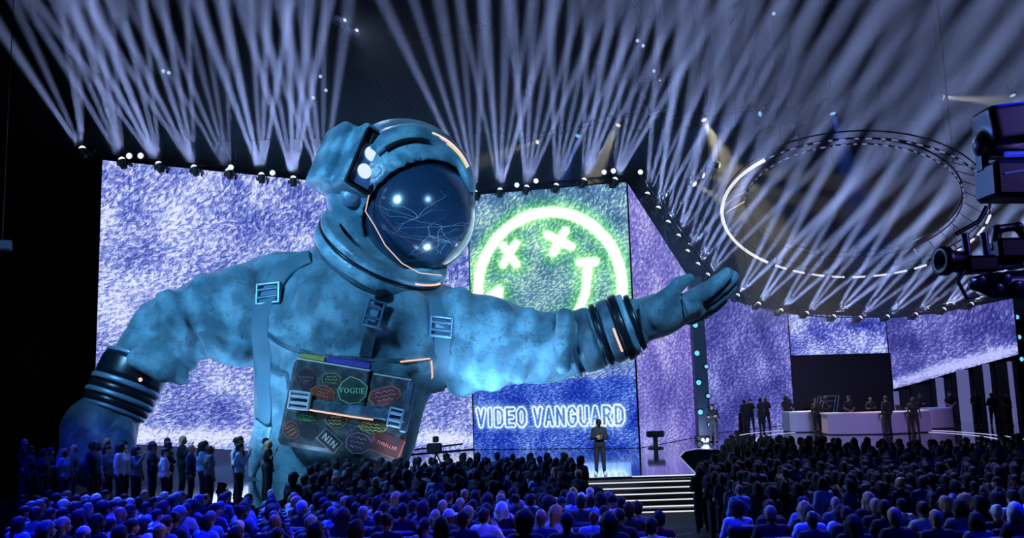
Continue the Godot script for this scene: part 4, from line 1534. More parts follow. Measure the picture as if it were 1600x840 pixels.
func truss(called: String, label: String, pts: Array, w: float, m: Material) -> void:
	# a square lattice girder
	var t := thing(called, label, "truss", pts[0])
	for i in pts.size() - 1:
		var a: Vector3 = pts[i] - pts[0]
		var c: Vector3 = pts[i + 1] - pts[0]
		var d := (c - a).normalized()
		var side := d.cross(Vector3.UP).normalized() * w * 0.5
		var up := side.cross(d).normalized() * w * 0.5
		for q in [side + up, side - up, -side + up, -side - up]:
			var b := MB.new()
			b.tube([a + q, c + q], [w * 0.07], 6)
			obj("chord", b.mesh(), m, t)
		var b := MB.new()
		var n := int(a.distance_to(c) / (w * 1.6)) + 1
		for k in n:
			var p := a.lerp(c, float(k) / n)
			var q := a.lerp(c, float(k + 1) / n)
			for s in [[side + up, side - up], [-side + up, -side - up], [side + up, -side + up], [side - up, -side - up]]:
				b.tube([p + s[0], q + s[1]], [w * 0.045], 4, false, false)
		obj("lattice", b.mesh(), m, t)
		var k := MB.new()
		var mid := a.lerp(c, 0.35)
		k.tube([mid, Vector3(mid.x, 27.0 - pts[0].y, mid.z)], [0.015], 5)
		obj("hanging_cable", k.mesh(), M.black_metal, t)


func build_beam_lights() -> void:
	truss("truss", "black lighting truss along the top of the large screen", [Vector3(-16.6, 13.05, -31.2), Vector3(-2.2, 13.1, -40.0)], 0.3, M.black_metal)
	truss("truss", "black lighting truss above the green smiley screen", [Vector3(-2.0, 13.1, -40.0), Vector3(5.5, 13.2, -38.2)], 0.3, M.black_metal)
	truss("truss", "black lighting truss sloping down above the tapering side screen", [Vector3(6.0, 13.1, -38.1), Vector3(10.6, 8.9, -43.9)], 0.3, M.black_metal)
	truss("truss", "black curved lighting truss above the screens of the round stage", [Vector3(10.6, 9.0, -44.0), Vector3(12.1, 8.25, -45.7), Vector3(15.0, 7.5, -47.7), Vector3(18.5, 7.2, -49.3), Vector3(21.7, 7.1, -49.35), Vector3(24.2, 7.3, -47.85), Vector3(27.4, 7.8, -45.4)], 0.3, M.black_metal)
	var g := "beam lights along the screen tops"
	var list := [
		[Vector3(-14.87, 12.75, -31.25), [-30, -22, -15, -9, -3], 0.7], [Vector3(-13.71, 12.72, -31.9), [-35, -28, -21, -13, -4], 1.15], [Vector3(-12.60, 12.72, -32.6), [-32, -25, -17, -9, -1], 1.1],
		[Vector3(-11.46, 12.72, -33.3), [-29, -21, -14, -7, 1], 1.0], [Vector3(-10.35, 12.68, -34.0), [-19, -11, -3, 4, 11], 1.5], [Vector3(-9.22, 12.68, -34.75), [-15, -8, -1, 6, 13], 1.2], [Vector3(-8.11, 12.66, -35.5), [-20, -12, -5, 2, 9], 0.9],
		[Vector3(-1.62, 12.75, -38.9), [-24, -16, -9, -3, 4], 1.0], [Vector3(-0.47, 12.81, -38.8), [-10, -3, 4, 11, 18], 1.1], [Vector3(0.78, 12.83, -38.45), [-3, 4, 11, 18, 25], 0.9], [Vector3(2.15, 12.79, -38.1), [0, 7, 14, 21, 28], 1.0],
		[Vector3(3.41, 12.91, -37.7), [3, 11, 18, 24, 31], 1.1], [Vector3(4.79, 12.80, -37.3), [5, 13, 20, 27, 33], 1.0]]
	var i := 0
	for q in list:
		var where: String = "%s beam light from the dark end of the large screen truss" % COUNT[i] if i < 7 else "%s beam light from the helmet along the smiley screen truss" % COUNT[i - 7]
		fan(q[0], q[1], 0.10, 7600 * q[2], where, g)
		i += 1
	i = 0
	for p in [Vector3(6.34, 12.20, -37.9), Vector3(6.95, 11.68, -38.7), Vector3(7.54, 11.15, -39.6), Vector3(8.16, 10.60, -40.4), Vector3(8.72, 9.94, -41.2), Vector3(9.37, 9.38, -42), Vector3(10.02, 8.92, -42.8)]:
		var l: float = 6.0 + i * 3.0
		fan(p, [l, l + 11, l + 23], 0.14, 9500, "%s beam light from the top of the sloping side truss" % COUNT[i], g, 2.7)
		i += 1
	i = 0
	for p in [Vector3(12.09, 8.0, -45), Vector3(13.5, 7.59, -46), Vector3(15.03, 7.26, -47), Vector3(16.82, 7.13, -48), Vector3(18.54, 6.93, -48.5), Vector3(20.06, 6.81, -48.5), Vector3(21.66, 6.83, -48.5), Vector3(23.07, 6.87, -48), Vector3(24.2, 7.05, -47), Vector3(25.23, 7.23, -46)]:
		var l: float = 27.0 + minf(i, 5) * 1.5
		fan(p, [l, l + 10, l + 21], 0.16, 11500, "%s beam light from the lamp pillar on the curved round stage truss" % COUNT[i], g, 2.9)
		i += 1
	# the lone fixture out in the dark
	var at := Vector3(-15.93, 12.95, -30.3)
	fan(at, [-33, -25, -9, -3], 0.05, 3600, "lone beam light hanging in the dark beside the large screen", g)
	# small white lamps between them
	i = 0
	for p in [Vector3(-14.65, 13.05, -31.3), Vector3(-14.3, 13.1, -31.5), Vector3(-11.4, 13.0, -33.3), Vector3(-9.95, 12.95, -34.2), Vector3(0.35, 13.1, -38.5), Vector3(1.25, 13.2, -38.2), Vector3(4.35, 13.3, -37.3), Vector3(4.78, 13.35, -37.3), Vector3(6.05, 13.3, -37.5)]:
		var o := thing("blinder_lamp", "%s small white lamp on the screen truss, counted from the dark end" % COUNT[i], "lamp", p, 0.0, "small white truss lamps")
		var b := MB.new()
		b.ring(Transform3D(basis_y(Vector3(0, -0.1, 1))), [Vector2(0, -0.2), Vector2(0.1, -0.18), Vector2(0.13, 0.0), Vector2(0.13, 0.04)], 12)
		obj("can", b.mesh(), M.black, o)
		b = MB.new()
		b.tube([Vector3(0, 0.0, -0.15), Vector3(0, 0.0, -0.95)], [0.03], 6)
		obj("arm", b.mesh(), M.black_metal, o)
		b = MB.new()
		b.ball(Transform3D(basis_y(Vector3(0, -0.1, 1)), Vector3(0, 0, 0.03)), Vector3(0.12, 0.06, 0.12), 6, 12)
		obj("lens", b.mesh(), glow(Color(0.92, 0.95, 1.0), 14.0), o)
		i += 1
	# coloured profile spots in the roof, each with its own cone in the haze
	i = 0
	var warm := Color(1.0, 0.93, 0.74)
	var blue := Color(0.22, 0.48, 1.0)
	for q in [[Vector3(6.85, 19.37, -50), Vector3(4.9, 15.5, -49.5), warm, 11.0, 700], [Vector3(12.17, 19.53, -50), Vector3(13.2, 15.0, -48), warm, 14.0, 1000], [Vector3(12.42, 16.12, -48), Vector3(18, 14.5, -46), warm, 6.0, 500], [Vector3(11.44, 15.54, -48), Vector3(16, 13.6, -46), warm, 6.0, 500],
		[Vector3(10.89, 15.05, -48), Vector3(13, 12.9, -46), warm, 8.0, 500], [Vector3(27.06, 20.5, -50), Vector3(32, 19.6, -49), warm, 8.0, 900], [Vector3(1.82, 18.47, -50), Vector3(0.0, 17.6, -49), warm, 8.0, 300], [Vector3(4.33, 18.76, -50), Vector3(3.2, 15.5, -49), blue, 7.0, 350],
		[Vector3(15.68, 19.79, -50), Vector3(11.0, 18.2, -49), blue, 5.0, 500], [Vector3(20.16, 19.69, -50), Vector3(20.6, 15.0, -49), blue, 11.0, 420], [Vector3(31.4, 20.5, -50), Vector3(32.0, 16.0, -49), blue, 11.0, 350]]:
		var d: Vector3 = (q[1] - q[0]).normalized()
		var o := thing("profile_spot", "%s of the %s spotlights hung in the roof behind the screens" % [COUNT[i if i < 7 else i - 7], "warm" if i < 7 else "blue"], "stage light", q[0], 0.0, "warm roof spots" if i < 7 else "blue roof spots")
		var b := MB.new()
		b.ring(Transform3D(basis_y(d)), [Vector2(0, -0.7), Vector2(0.16, -0.66), Vector2(0.2, -0.2), Vector2(0.2, 0.0)], 14)
		obj("barrel", b.mesh(), M.black, o)
		b = MB.new()
		b.ball(Transform3D(basis_y(d), d * 0.02), Vector3(0.17, 0.06, 0.17), 6, 12)
		obj("lens", b.mesh(), glow(Color(1.0, 0.95, 0.85) if i < 7 else Color(0.5, 0.75, 1.0), 8.0), o)
		b = MB.new()
		b.tube([Vector3(0, 0.15, 0), Vector3(0, 27.0 - q[0].y, 0)], [0.02], 6)
		obj("hanger", b.mesh(), M.black_metal, o)
		spot("profile_spot_light", q[0] + d * 0.12, q[1], q[3], q[4], q[2], 0.6, 0.1)
		i += 1


# ---------------------------------------------------------------- the ring of light over the round stage
func build_ring_truss() -> void:
	var o := thing("ring_truss", "tilted round truss edged with white light bars above the round stage", "truss", Vector3(18.6, 12.35, -45.0))
	o.rotation_degrees = Vector3(-21, 0, -12)
	var R := 6.75
	for q in [[R, 0.0, 0.05], [R, 0.45, 0.04], [R * 0.82, 0.95, 0.05], [R * 0.82, 0.6, 0.04]]:
		var path := []
		for i in 72:
			var a := TAU * i / 72
			path.append(Vector3(cos(a) * q[0], q[1], sin(a) * q[0]))
		var b := MB.new()
		b.tube(path, [q[2]], 6, true)
		obj("ring_tube", b.mesh(), M.black_metal, o)
	for i in 36:
		var a := TAU * (i + 0.5) / 36
		var d := Vector3(cos(a), 0, sin(a))
		var b := MB.new()
		b.tube([d * R + Vector3.UP * 0.02, d * R * 0.82 + Vector3.UP * 0.93], [0.022], 5)
		obj("brace", b.mesh(), M.black_metal, o)
	var hot := glow(Color(0.95, 0.95, 1.0), 3.2)
	var mid := glow(Color(0.92, 0.94, 1.0), 1.6)
	var low := glow(Color(0.62, 0.68, 0.95), 0.5)
	for ringi in 2:
		var r := R if ringi == 0 else R * 0.82
		for i in 72:
			var a := TAU * i / 72
			# a = PI is the side next to the lamp pillar, a = PI / 2 the edge nearest the audience
			var m: Material = low
			var span := 0.5
			if ringi == 0 and a > PI * 0.80 and a < PI * 1.36:
				m = hot
				span = 1.0
			elif ringi == 0 and (a >= PI * 1.36 or a < 0.3):
				m = mid
				span = 0.62
			elif i % 2:
				span = 0.3
			if ringi == 1 and a > PI * 1.05 and a < PI * 1.95:
				continue
			if i % 2 and m == mid:
				continue
			var b := MB.new()
			var path := []
			for k in 5:
				var an := a + TAU / 72 * span * (2.0 if m == mid else 1.0) * k / 4.0
				path.append(Vector3(cos(an) * (r + 0.04), -0.06 if ringi == 0 else 0.55, sin(an) * (r + 0.04)))
			b.tube(path, [0.095 if m == hot else 0.07 if m == mid else 0.035], 6)
			obj("light_bar", b.mesh(), m, o)
	for k in 4:
		var a := TAU * (k + 0.5) / 4
		var b := MB.new()
		var p := Vector3(cos(a) * R * 0.82, 0.95, sin(a) * R * 0.82)
		b.tube([p, o.transform.affine_inverse() * Vector3((o.transform * p).x, 26.9, (o.transform * p).z)], [0.012], 4)
		obj("cable", b.mesh(), M.black_metal, o)

# ---------------------------------------------------------------- people
var poses := {}
var hairs := {}
var pal := {}
var chair_meshes := {}


func head_into(f: Field, t: Transform3D) -> void:
	# skull, jaw, nose, lips, ears, eye hollows; the face looks along -z of t
	var at := func(x: float, y: float, z: float) -> Transform3D: return t * Transform3D(Basis(), Vector3(x, y, z))
	f.ell(at.call(0, 0.022, 0.012), Vector3(0.076, 0.098, 0.096), 0.02)
	f.ell(at.call(0, -0.052, -0.034), Vector3(0.056, 0.062, 0.060), 0.035)
	f.cap(t * Vector3(0, 0.0, -0.086), t * Vector3(0, -0.032, -0.104), 0.009, 0.014, 0.012)
	f.ell(at.call(0, -0.066, -0.084), Vector3(0.024, 0.010, 0.012), 0.008)
	for s in [-1.0, 1.0]:
		f.ell(at.call(s * 0.077, -0.005, 0.012), Vector3(0.010, 0.032, 0.020), 0.008)
		f.ell(at.call(s * 0.031, 0.002, -0.094), Vector3(0.018, 0.010, 0.014), 0.012, 1)


func hand_into(mb: MB, wrist: Vector3, dir: Vector3, palm: Vector3, side: float, curl: float, cell := 0.0085) -> void:
	# palm, four unequal fingers that bend, a thumb from the side of the palm
	var d := dir.normalized()
	var n := (palm - d * palm.dot(d)).normalized()
	var x := d.cross(n) * side
	var f := Field.new()
	f.cap(wrist, wrist + d * 0.05, 0.026, 0.030, 0.02)
	for k in 4:
		var o := (k - 1.5) * 0.021
		var root := wrist + d * (0.088 - absf(k - 1.3) * 0.004) + x * o
		f.cap(wrist + d * 0.02 + x * o * 0.6, root, 0.015, 0.0125, 0.018)
		var l: float = [0.074, 0.084, 0.078, 0.060][k]
		var dd := d
		var p := root
		for j in 3:
			dd = (dd + n * curl).normalized()
			var q: Vector3 = p + dd * l * [0.46, 0.30, 0.24][j]
			f.cap(p, q, 0.0095 - 0.0008 * j, 0.0090 - 0.0008 * j, 0.004)
			p = q
	var th := wrist + d * 0.03 - x * 0.026
	var t1 := th + (d * 0.5 - x * 0.7 + n * 0.3).normalized() * 0.042
	f.cap(th, t1, 0.015, 0.0115, 0.012)
	f.cap(t1, t1 + (d * 0.9 - x * 0.25 + n * (0.2 + curl)).normalized() * 0.045, 0.0112, 0.009, 0.004)
	f.into(mb, cell)


func make_pose(key: String, j: Dictionary) -> void:
	# j: joints of one pose, facing -z, origin on the floor (standing) or under the seat (seated)
	var w: float = j.get("width", 1.0)
	var limbs := []
	for s in [["l", -1.0], ["r", 1.0]]:
		limbs.append([j["sh" + s[0]], j["el" + s[0]], 0.050 * w, 0.040])
		limbs.append([j["el" + s[0]], j["wr" + s[0]], 0.040, 0.027])
	var legs := []
	for s in ["l", "r"]:
		legs.append([j["hip" + s], j["kn" + s], 0.085, 0.056])
		legs.append([j["kn" + s], j["an" + s], 0.055, 0.036])
	var ht: Transform3D = j.head
	var torso := func(f: Field, g: float) -> void:
		f.cap(j.hipl + Vector3(0.01, 0.03, 0), j.hipr + Vector3(-0.01, 0.03, 0), 0.105 + g, 0.105 + g, 0.08)
		f.cap(j.pelvis, j.chest, 0.115 + g, 0.125 * w + g, 0.08)
		f.cap(j.chest + Vector3(-0.07 * w, 0, 0), j.chest + Vector3(0.07 * w, 0, 0), 0.115 + g, 0.115 + g, 0.08)
		f.cap(j.shl + Vector3(0.02, -0.015, 0), j.shr + Vector3(-0.02, -0.015, 0), 0.050 + g, 0.050 + g, 0.09)
		for e in [j.shl, j.shr]:
			f.cap(j.chest + Vector3(0, 0.17, 0.01), Vector3(e.x * 0.75, e.y + 0.0, e.z), 0.055 + g, 0.045 + g, 0.06)
	# body
	var f := Field.new()
	torso.call(f, 0.0)
	f.cap(j.chest + Vector3(0, 0.12, 0), ht * Vector3(0, -0.07, 0.02), 0.062, 0.052, 0.05)
	for l in limbs + legs:
		f.cap(l[0], l[1], l[2], l[3], 0.025)
	for s in ["l", "r"]:
		f.cap(j["an" + s], j["an" + s] + Vector3(0, -0.035, -0.14), 0.036, 0.030, 0.02)
	var b := MB.new()
	f.into(b, 0.03)
	var h := Field.new()
	head_into(h, ht)
	h.cap(ht * Vector3(0, -0.03, 0.02), ht * Vector3(0, -0.14, 0.035), 0.050, 0.054, 0.03)
	h.into(b, j.get("headcell", 0.013))
	var flat: bool = j.get("hands", true)
	for s in [["l", -1.0], ["r", 1.0]]:
		var d: Vector3 = j.get("hd" + s[0], j["wr" + s[0]] - j["el" + s[0]])
		var n: Vector3 = j.get("hn" + s[0], Vector3(-s[1], -0.3, 0))
		hand_into(b, j["wr" + s[0]], d, n, s[1], j.get("curl", 0.25), j.get("handcell", 0.0095))
	var out := {"body": b.mesh()}
	# long-sleeved and short-sleeved tops, hem under the hips
	for v in ["long", "short"]:
		f = Field.new()
		torso.call(f, 0.016)
		f.cap(j.chest + Vector3(0, 0.11, 0.01), j.chest + Vector3(0, 0.20, 0.01), 0.078, 0.062, 0.05)
		for i in limbs.size():
			var l: Array = limbs[i]
			if i % 2 == 0:
				f.cap(l[0], l[1] if v == "long" else l[0].lerp(l[1], 0.6), l[2] + 0.016, l[3] + (0.016 if v == "long" else 0.024), 0.035)
			elif v == "long":
				f.cap(l[0], l[0].lerp(l[1], 0.93), l[2] + 0.014, l[3] + 0.014, 0.03)
		b = MB.new()
		f.into(b, 0.026)
		var nz := noise(FastNoiseLite.TYPE_SIMPLEX, 9.0, 3, 2)
		for i in b.v.size():
			b.v[i] += b.n[i] * nz.get_noise_3dv(b.v[i]) * 0.007
		out["top_" + v] = b.mesh()
	f = Field.new()
	f.cap(j.hipl + Vector3(0.01, 0.02, 0), j.hipr + Vector3(-0.01, 0.02, 0), 0.122, 0.122, 0.06)
	for i in legs.size():
		var l: Array = legs[i]
		f.cap(l[0], l[1] if i % 2 == 0 else l[0].lerp(l[1], 0.97), l[2] + 0.016, l[3] + 0.018, 0.03)
	b = MB.new()
	f.into(b, 0.028)
	out.trousers = b.mesh()
	for s in ["l", "r"]:
		b = MB.new()
		f = Field.new()
		var an: Vector3 = j["an" + s]
		f.cap(an + Vector3(0, -0.035, 0.03), an + Vector3(0, -0.045, -0.15), 0.043, 0.036, 0.03)
		f.cap(an + Vector3(0, 0.01, 0.0), an + Vector3(0, -0.03, -0.02), 0.044, 0.044, 0.03)
		f.into(b, 0.018)
		out["shoe_" + s] = b.mesh()
	out.head = ht
	poses[key] = out


func standing_joints(w: float, lean: float, turn: float) -> Dictionary:
	return {"width": w, "pelvis": Vector3(0, 0.98, 0), "chest": Vector3(0, 1.26, 0.01), "shl": Vector3(-0.17 * w, 1.42, 0.01), "shr": Vector3(0.17 * w, 1.42, 0.01),
		"hipl": Vector3(-0.09, 0.92, 0), "hipr": Vector3(0.09, 0.92, 0), "knl": Vector3(-0.11, 0.50, -0.02), "knr": Vector3(0.11 + lean, 0.50, -0.03), "anl": Vector3(-0.12, 0.08, 0.02), "anr": Vector3(0.13 + lean, 0.08, 0.01),
		"ell": Vector3(-0.25, 1.14, 0.03), "elr": Vector3(0.25, 1.14, 0.03), "wrl": Vector3(-0.27, 0.90, -0.04), "wrr": Vector3(0.27, 0.90, -0.04),
		"head": Transform3D(Basis(Vector3.UP, turn), Vector3(0.01, 1.625, -0.02))}


func seated_joints(w: float, turn: float, nod: float) -> Dictionary:
	return {"width": w, "pelvis": Vector3(0, 0.56, 0.05), "chest": Vector3(0, 0.86, 0.09), "shl": Vector3(-0.17 * w, 1.02, 0.08), "shr": Vector3(0.17 * w, 1.02, 0.08),
		"hipl": Vector3(-0.09, 0.54, 0.02), "hipr": Vector3(0.09, 0.54, 0.02), "knl": Vector3(-0.13, 0.53, -0.42), "knr": Vector3(0.13, 0.53, -0.42), "anl": Vector3(-0.13, 0.085, -0.40), "anr": Vector3(0.13, 0.085, -0.40),
		"ell": Vector3(-0.26, 0.76, 0.02), "elr": Vector3(0.26, 0.76, 0.02), "wrl": Vector3(-0.14, 0.66, -0.20), "wrr": Vector3(0.14, 0.66, -0.20), "hdl": Vector3(0.5, -0.1, -0.8), "hdr": Vector3(-0.5, -0.1, -0.8), "hnl": Vector3(0, -1, 0), "hnr": Vector3(0, -1, 0),
		"head": Transform3D(Basis(Vector3.UP, turn) * Basis(Vector3.RIGHT, nod), Vector3(0, 1.225, 0.05))}


func make_hair(key: String, build: Callable, cell: float, rough: float) -> void:
	var f := Field.new()
	build.call(f)
	var b := MB.new()
	f.into(b, cell)
	var nz := noise(FastNoiseLite.TYPE_SIMPLEX, 28.0, 6, 2)
	for i in b.v.size():
		var p := b.v[i]
		b.v[i] = p + b.n[i] * nz.get_noise_3d(p.x, p.y * 0.3, p.z) * rough
	hairs[key] = b.mesh()


func make_people_kit() -> void:
	# --- poses
	var j := seated_joints(1.08, -0.10, 0.0)
	make_pose("seated_broad", j)
	j = seated_joints(0.94, -0.45, 0.05)
	make_pose("seated_turned", j)
	j = seated_joints(0.96, 0.25, -0.05)
	j.wrl = Vector3(0.06, 0.80, -0.16); j.wrr = Vector3(-0.06, 0.84, -0.17); j.hdl = Vector3(1, 0.1, 0.1); j.hdr = Vector3(-1, 0.1, 0.1); j.hnl = Vector3(0, 0, 1); j.hnr = Vector3(0, 0, 1)
	make_pose("seated_folded", j)
	j = seated_joints(1.0, -0.2, 0.16)
	j.elr = Vector3(0.24, 0.82, -0.10); j.wrr = Vector3(0.10, 1.0, -0.22); j.hdr = Vector3(-0.5, 0.5, -0.3); j.hnr = Vector3(0, 0.2, 1)
	make_pose("seated_chin", j)
	j = standing_joints(1.06, 0.02, -0.15)
	make_pose("standing_relaxed", j)
	j = standing_joints(0.92, 0.0, -0.5)
	j.wrl = Vector3(-0.05, 1.02, -0.17); j.wrr = Vector3(0.05, 1.03, -0.18); j.hdl = Vector3(0.8, -0.3, -0.3); j.hdr = Vector3(-0.8, -0.3, -0.3); j.hnl = Vector3(0, 0, 1); j.hnr = Vector3(0, 0, 1)
	make_pose("standing_clasped", j)
	j = standing_joints(1.0, 0.03, 0.2)
	j.elr = Vector3(0.24, 1.22, -0.14); j.wrr = Vector3(0.12, 1.44, -0.28); j.hdr = Vector3(-0.3, 0.9, -0.1); j.hnr = Vector3(0, 0, -1)
	make_pose("standing_raised", j)
	j = standing_joints(1.04, 0.02, 0.0)
	j.wrl = Vector3(0.10, 1.16, -0.15); j.wrr = Vector3(-0.10, 1.20, -0.16); j.hdl = Vector3(1, 0.1, 0.2); j.hdr = Vector3(-1, 0.1, 0.2); j.hnl = Vector3(0, 0, 1); j.hnr = Vector3(0, 0, 1)
	make_pose("standing_folded", j)
	# --- hair, head at the origin, face towards -z
	var cut_face := func(f: Field) -> void:
		f.rbox(Transform3D(Basis(Vector3.RIGHT, 0.35), Vector3(0, -0.075, -0.10)), Vector3(0.10, 0.10, 0.085), 0.02, 0.02, 1)
	make_hair("short", func(f: Field) -> void:
		f.ell(Transform3D(Basis(), Vector3(0, 0.036, 0.018)), Vector3(0.086, 0.098, 0.104), 0.02)
		f.ell(Transform3D(Basis(), Vector3(0, -0.03, 0.06)), Vector3(0.072, 0.06, 0.058), 0.03)
		cut_face.call(f), 0.012, 0.014)
	make_hair("long", func(f: Field) -> void:
		f.ell(Transform3D(Basis(), Vector3(0, 0.034, 0.020)), Vector3(0.092, 0.102, 0.110), 0.02)
		f.cap(Vector3(0, 0.0, 0.07), Vector3(0, -0.26, 0.105), 0.078, 0.060, 0.05)
		for s in [-1.0, 1.0]:
			f.cap(Vector3(s * 0.075, 0.0, 0.03), Vector3(s * 0.095, -0.24, 0.05), 0.040, 0.045, 0.05)
		cut_face.call(f), 0.013, 0.022)
	make_hair("bun", func(f: Field) -> void:
		f.ell(Transform3D(Basis(), Vector3(0, 0.034, 0.018)), Vector3(0.085, 0.098, 0.104), 0.02)
		f.ell(Transform3D(Basis(), Vector3(0, 0.10, 0.085)), Vector3(0.05, 0.048, 0.048), 0.015)
		cut_face.call(f), 0.012, 0.006)
	make_hair("curly", func(f: Field) -> void:
		f.ell(Transform3D(Basis(), Vector3(0, 0.055, 0.03)), Vector3(0.128, 0.125, 0.125), 0.02)
		f.ell(Transform3D(Basis(), Vector3(0, -0.04, 0.075)), Vector3(0.115, 0.09, 0.08), 0.04)
		cut_face.call(f), 0.014, 0.026)
	make_hair("bob", func(f: Field) -> void:
		f.ell(Transform3D(Basis(), Vector3(0, 0.034, 0.018)), Vector3(0.092, 0.102, 0.108), 0.02)
		f.cap(Vector3(-0.05, -0.02, 0.05), Vector3(-0.062, -0.10, 0.05), 0.058, 0.050, 0.04)
		f.cap(Vector3(0.05, -0.02, 0.05), Vector3(0.062, -0.10, 0.05), 0.058, 0.050, 0.04)
		cut_face.call(f), 0.013, 0.017)
	make_hair("ponytail", func(f: Field) -> void:
		f.ell(Transform3D(Basis(), Vector3(0, 0.034, 0.018)), Vector3(0.084, 0.097, 0.102), 0.02)
		f.cap(Vector3(0, 0.06, 0.11), Vector3(0, -0.02, 0.155), 0.032, 0.036, 0.03)
		f.cap(Vector3(0, -0.02, 0.155), Vector3(0, -0.20, 0.125), 0.036, 0.018, 0.03)
		cut_face.call(f), 0.012, 0.008)
	make_hair("cap", func(f: Field) -> void:
		f.ell(Transform3D(Basis(), Vector3(0, 0.045, 0.012)), Vector3(0.090, 0.092, 0.108), 0.02)
		f.rbox(Transform3D(Basis(), Vector3(0, -0.09, 0)), Vector3(0.2, 0.10, 0.2), 0.005, 0.008, 1)
		f.ell(Transform3D(Basis(Vector3.RIGHT, 0.15), Vector3(0, 0.022, -0.12)), Vector3(0.072, 0.010, 0.075), 0.01), 0.011, 0.0)
	make_hair("hat", func(f: Field) -> void:
		f.ell(Transform3D(Basis(), Vector3(0, 0.06, 0.012)), Vector3(0.094, 0.098, 0.110), 0.02)
		f.rbox(Transform3D(Basis(), Vector3(0, -0.09, 0)), Vector3(0.25, 0.10, 0.25), 0.005, 0.008, 1)
		f.ell(Transform3D(Basis(), Vector3(0, 0.022, 0.0)), Vector3(0.165, 0.012, 0.18), 0.02), 0.012, 0.0)
	# --- palettes: word, material
	var cloth := func(c: Color) -> StandardMaterial3D:
		var m := mat(c, 0.85)
		m.rim_enabled = true
		m.rim = 0.3
		return m
	pal.skin = [mat(Color(0.78, 0.58, 0.48), 0.55), mat(Color(0.62, 0.43, 0.33), 0.55), mat(Color(0.42, 0.27, 0.20), 0.55), mat(Color(0.28, 0.18, 0.14), 0.5)]
	pal.hair = [["blonde", mat(Color(0.74, 0.60, 0.40), 0.7)], ["brown", mat(Color(0.15, 0.10, 0.07), 0.75)], ["black", mat(Color(0.03, 0.027, 0.027), 0.75)], ["grey", mat(Color(0.42, 0.42, 0.45), 0.7)], ["auburn", mat(Color(0.22, 0.09, 0.06), 0.75)], ["white", mat(Color(0.88, 0.87, 0.84), 0.7)]]
	pal.top = [["white", cloth.call(Color(0.86, 0.86, 0.88))], ["black", cloth.call(Color(0.035, 0.035, 0.04))], ["navy", cloth.call(Color(0.05, 0.07, 0.20))], ["grey", cloth.call(Color(0.36, 0.37, 0.40))], ["pale blue", cloth.call(Color(0.48, 0.60, 0.78))], ["dark green", cloth.call(Color(0.07, 0.16, 0.11))], ["dark red", cloth.call(Color(0.30, 0.05, 0.07))], ["cream", cloth.call(Color(0.78, 0.73, 0.62))]]
	pal.leg = [["black", cloth.call(Color(0.03, 0.03, 0.035))], ["navy", cloth.call(Color(0.05, 0.06, 0.14))], ["grey", cloth.call(Color(0.22, 0.22, 0.25))]]
	pal.shoe = mat(Color(0.05, 0.05, 0.05), 0.4)


const HAIR_WORDS := {"short": "short-%s-haired", "long": "long-%s-haired", "bun": "%s-bunned", "curly": "curly-%s-haired", "bob": "%s-bobbed", "ponytail": "%s-ponytailed", "cap": "capped", "hat": "hatted", "bald": "bald"}


func person(pose: String, hair: String, skin: int, hc: int, tc: int, lc: int, long_sleeve: bool, at: Vector3, yaw: float, scale: float, category := "person") -> Node3D:
	var o := Node3D.new()
	o.name = numbered("person")
	add_child(o)
	o.transform = Transform3D(Basis(Vector3.UP, yaw).scaled(Vector3.ONE * scale), at)
	var p: Dictionary = poses[pose]
	obj("body", p.body, pal.skin[skin], o)
	obj("top", p["top_long" if long_sleeve else "top_short"], pal.top[tc][1], o)
	obj("trousers", p.trousers, pal.leg[lc][1], o)
	obj("shoe", p.shoe_l, pal.shoe, o)
	obj("shoe", p.shoe_r, pal.shoe, o)
	if hair != "bald":
		obj("hat" if hair == "hat" else "cap" if hair == "cap" else "hair", hairs[hair], pal.hair[hc][1] if hair != "cap" and hair != "hat" else pal.top[(tc + 1) % 3][1], o, p.head)
	o.set_meta("category", category)
	return o


func looks(hair: String, hc: int, tc: int) -> String:
	var h: String = HAIR_WORDS[hair]
	return h % pal.hair[hc][0] if "%s" in h else h


func pick(list: Array, weights: Array) -> Variant:
	var s := 0.0
	for w in weights:
		s += w
	var r := rng.randf() * s
	for i in list.size():
		r -= weights[i]
		if r <= 0.0:
			return list[i]
	return list[-1]


# ---------------------------------------------------------------- seats and audience
func make_chair() -> void:
	var b := MB.new()
	b.box(Transform3D(Basis(Vector3.RIGHT, 0.05), Vector3(0, 0.44, -0.02)), Vector3(0.48, 0.08, 0.46), 0.03)
	chair_meshes.seat = b.mesh()
	var f := Field.new()
	f.rbox(Transform3D(Basis(Vector3.RIGHT, -0.14), Vector3(0, 0.76, 0.27)), Vector3(0.235, 0.27, 0.04), 0.035, 0.01)
	f.cap(Vector3(-0.17, 0.98, 0.305), Vector3(0.17, 0.98, 0.305), 0.05, 0.05, 0.06)
	b = MB.new()
	f.into(b, 0.03)
	chair_meshes.backrest = b.mesh()
	b = MB.new()
	b.box(Transform3D(Basis(), Vector3(0, 0.62, 0.02)), Vector3(0.05, 0.045, 0.36), 0.015)
	b.box(Transform3D(Basis(), Vector3(0, 0.31, 0.16)), Vector3(0.035, 0.58, 0.05), 0.01)
	b.box(Transform3D(Basis(), Vector3(0, 0.02, 0.05)), Vector3(0.05, 0.04, 0.44), 0.01)
	chair_meshes.arm = b.mesh()
	pal.chair = mat(Color(0.09, 0.10, 0.22), 0.6)
	pal.chair.rim_enabled = true
	pal.chair.rim = 0.4
	pal.chair_leg = mat(Color(0.05, 0.05, 0.06), 0.4, 0.5)


